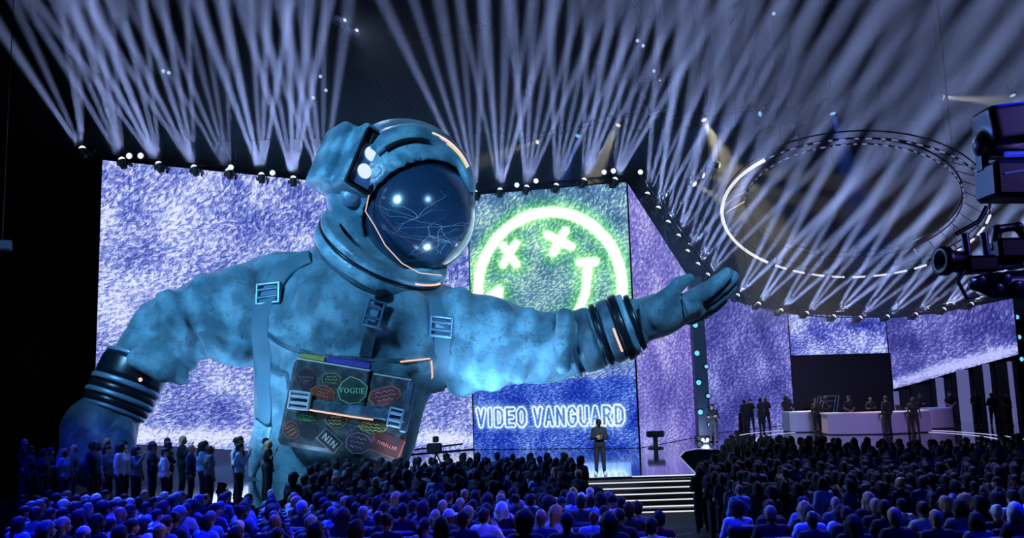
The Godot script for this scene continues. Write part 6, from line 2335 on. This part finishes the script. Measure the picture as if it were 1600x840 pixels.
# ---------------------------------------------------------------- the camera crane close to the lens
func build_camera_crane() -> void:
	var body := mat(Color(0.035, 0.035, 0.06), 0.35, 0.3)
	var grey := mat(Color(0.20, 0.18, 0.27), 0.4, 0.4)
	var shine := mat(Color(0.30, 0.31, 0.42), 0.25, 0.8)
	# mast: carries both the lamp head and the crane head, stands on the floor out of view
	var u := thing("moving_head_light", "dark moving head lamp hung close by, lit blue, above the crane camera", "stage light", Vector3(4.915, 6.214, -8.000))
	var b := MB.new()
	b.box(Transform3D(Basis(Vector3(0, 0, 1), 0.06), Vector3(0.06, 0.28, 0)), Vector3(0.50, 0.34, 0.36), 0.05)
	obj("lamp_hood", b.mesh(), body, u)
	var f := Field.new()
	f.rbox(Transform3D(Basis(Vector3(0, 0, 1), 0.1), Vector3(-0.06, 0.26, 0.05)), Vector3(0.20, 0.19, 0.2), 0.06, 0.04)
	f.cap(Vector3(-0.2, 0.08, 0.02), Vector3(0.2, 0.06, 0.02), 0.14, 0.14, 0.06)
	f.cap(Vector3(-0.22, 0.02, 0.12), Vector3(0.1, 0.0, 0.12), 0.07, 0.07, 0.03)
	b = MB.new()
	f.into(b, 0.018)
	obj("head", b.mesh(), body, u)
	b = MB.new()
	b.box(Transform3D(Basis(Vector3(0, 0, 1), -0.03), Vector3(0.05, -0.30, 0.05)), Vector3(0.68, 0.36, 0.40), 0.04)
	obj("base", b.mesh(), body, u)
	for k in 5:
		b = MB.new()
		b.box(Transform3D(Basis(), Vector3(0.17 + 0.05 * k, -0.26, 0.26)), Vector3(0.02, 0.24, 0.02), 0.005)
		obj("vent", b.mesh(), shine, u)
	b = MB.new()
	b.box(Transform3D(Basis(Vector3(0, 0, 1), 0.12), Vector3(-0.10, -0.24, 0.256)), Vector3(0.22, 0.02, 0.006))
	obj("badge", b.mesh(), glow(Color(0.2, 0.28, 0.8), 0.35), u)
	for s in [-1.0, 1.0]:
		b = MB.new()
		b.box(Transform3D(Basis(), Vector3(s * 0.30 + 0.04, -0.02, 0.0)), Vector3(0.07, 0.34, 0.16), 0.03)
		obj("yoke_arm", b.mesh(), body, u)
	b = MB.new()
	b.box(Transform3D(Basis(), Vector3(-0.04, -0.055, 0.2)), Vector3(0.24, 0.05, 0.05), 0.015)
	obj("blue_strip", b.mesh(), glow(Color(0.12, 0.22, 0.9), 0.8), u)
	b = MB.new()
	b.tube([Vector3(0.42, -0.30, 0), Vector3(1.1, -0.30, 0), Vector3(1.1, -Vector3(4.915, 6.214, -8.000).y, 0)], [0.07], 10)
	obj("mast", b.mesh(), M.black_metal, u)
	b = MB.new()
	b.ring(Transform3D(Basis(), Vector3(1.1, -Vector3(4.915, 6.214, -8.000).y, 0)), [Vector2(0.5, 0), Vector2(0.45, 0.06), Vector2(0.0, 0.12)], 20)
	obj("mast_foot", b.mesh(), M.black_metal, u)
	# crane head with its camera
	var o := thing("camera_crane", "dark remote camera on the end of a crane arm, close by and lit blue", "camera", Vector3(4.613, 5.111, -8.000))
	b = MB.new()
	var path := []
	for k in 9:
		path.append(Vector3(-0.28 + 0.17 * k, -0.02 + 0.10 * sin(k * 0.25), 0.02))
	for k in 8:
		var d: Vector3 = path[k + 1] - path[k]
		b.box(Transform3D(Basis(Vector3(0, 0, 1), atan2(d.y, d.x)), (path[k] + path[k + 1]) * 0.5), Vector3(d.length() + 0.015, 0.14 + 0.012 * k, 0.22), 0.02)
	obj("arm", b.mesh(), grey, o)
	b = MB.new()
	b.tube([Vector3(1.28, -Vector3(4.613, 5.111, -8.000).y, -0.1), Vector3(1.28, 0.0, -0.1), Vector3(1.05, 0.08, 0.0)], [0.09], 10)
	obj("arm_post", b.mesh(), M.black_metal, o)
	b = MB.new()
	b.box(Transform3D(Basis(), Vector3(-0.17, 0.0, 0.1)), Vector3(0.30, 0.16, 0.26), 0.03)
	obj("gimbal_block", b.mesh(), body, o)
	b = MB.new()
	b.ring(Transform3D(basis_y(Vector3(-1, 0.05, 0.1)), Vector3(-0.36, 0.04, 0.1)), [Vector2(0.0, -0.06), Vector2(0.10, -0.05), Vector2(0.11, 0.08), Vector2(0.14, 0.10), Vector2(0.14, 0.17), Vector2(0.09, 0.17), Vector2(0.0, 0.10)], 22)
	obj("lens", b.mesh(), body, o)
	for x in [-0.28, -0.10]:
		b = MB.new()
		b.tube([Vector3(x, 0.08, 0.16), Vector3(x, 0.30, 0.14)], [0.035], 10)
		obj("support_rod", b.mesh(), shine, o)
	b = MB.new()
	b.tube([Vector3(-0.36, 0.30, 0.14), Vector3(-0.12, 0.42, 0.12), Vector3(-0.02, 0.56, 0.10)], [0.022], 8)
	obj("handle", b.mesh(), body, o)
	f = Field.new()
	f.cap(Vector3(0.02, 0.16, 0.1), Vector3(0.06, 0.34, 0.1), 0.045, 0.04, 0.03)
	f.cap(Vector3(0.06, 0.34, 0.1), Vector3(0.26, 0.36, 0.1), 0.04, 0.04, 0.03)
	f.cap(Vector3(0.26, 0.36, 0.1), Vector3(0.36, 0.16, 0.1), 0.04, 0.045, 0.03)
	b = MB.new()
	f.into(b, 0.014)
	obj("carry_handle", b.mesh(), body, o)
	b = MB.new()
	b.box(Transform3D(Basis(), Vector3(0.16, 0.14, 0.08)), Vector3(0.34, 0.20, 0.3), 0.03)
	b.box(Transform3D(Basis(), Vector3(0.46, 0.20, 0.08)), Vector3(0.3, 0.2, 0.26), 0.05)
	obj("camera_body", b.mesh(), body, o)
	f = Field.new()
	f.cap(Vector3(-0.02, -0.20, 0.1), Vector3(0.42, -0.20, 0.05), 0.12, 0.15, 0.05)
	f.cap(Vector3(-0.2, -0.18, 0.1), Vector3(-0.02, -0.2, 0.1), 0.07, 0.1, 0.05)
	b = MB.new()
	f.into(b, 0.02)
	obj("pan_motor", b.mesh(), body, o)
	for q in [[-0.22, -0.16], [-0.06, -0.24], [0.02, -0.15], [0.12, -0.22]]:
		b = MB.new()
		b.ring(Transform3D(basis_y(Vector3(0, 0, 1)), Vector3(q[0], q[1], 0.22)), [Vector2(0.05, -0.06), Vector2(0.05, 0.02), Vector2(0.03, 0.03), Vector2(0.0, 0.03)], 12)
		obj("knob", b.mesh(), shine, o)
	b = MB.new()
	b.tube([Vector3(-0.34, -0.06, 0.18), Vector3(-0.42, -0.16, 0.2), Vector3(-0.34, -0.32, 0.18), Vector3(-0.22, -0.30, 0.16)], [0.018], 8)
	obj("cable", b.mesh(), M.black, o)
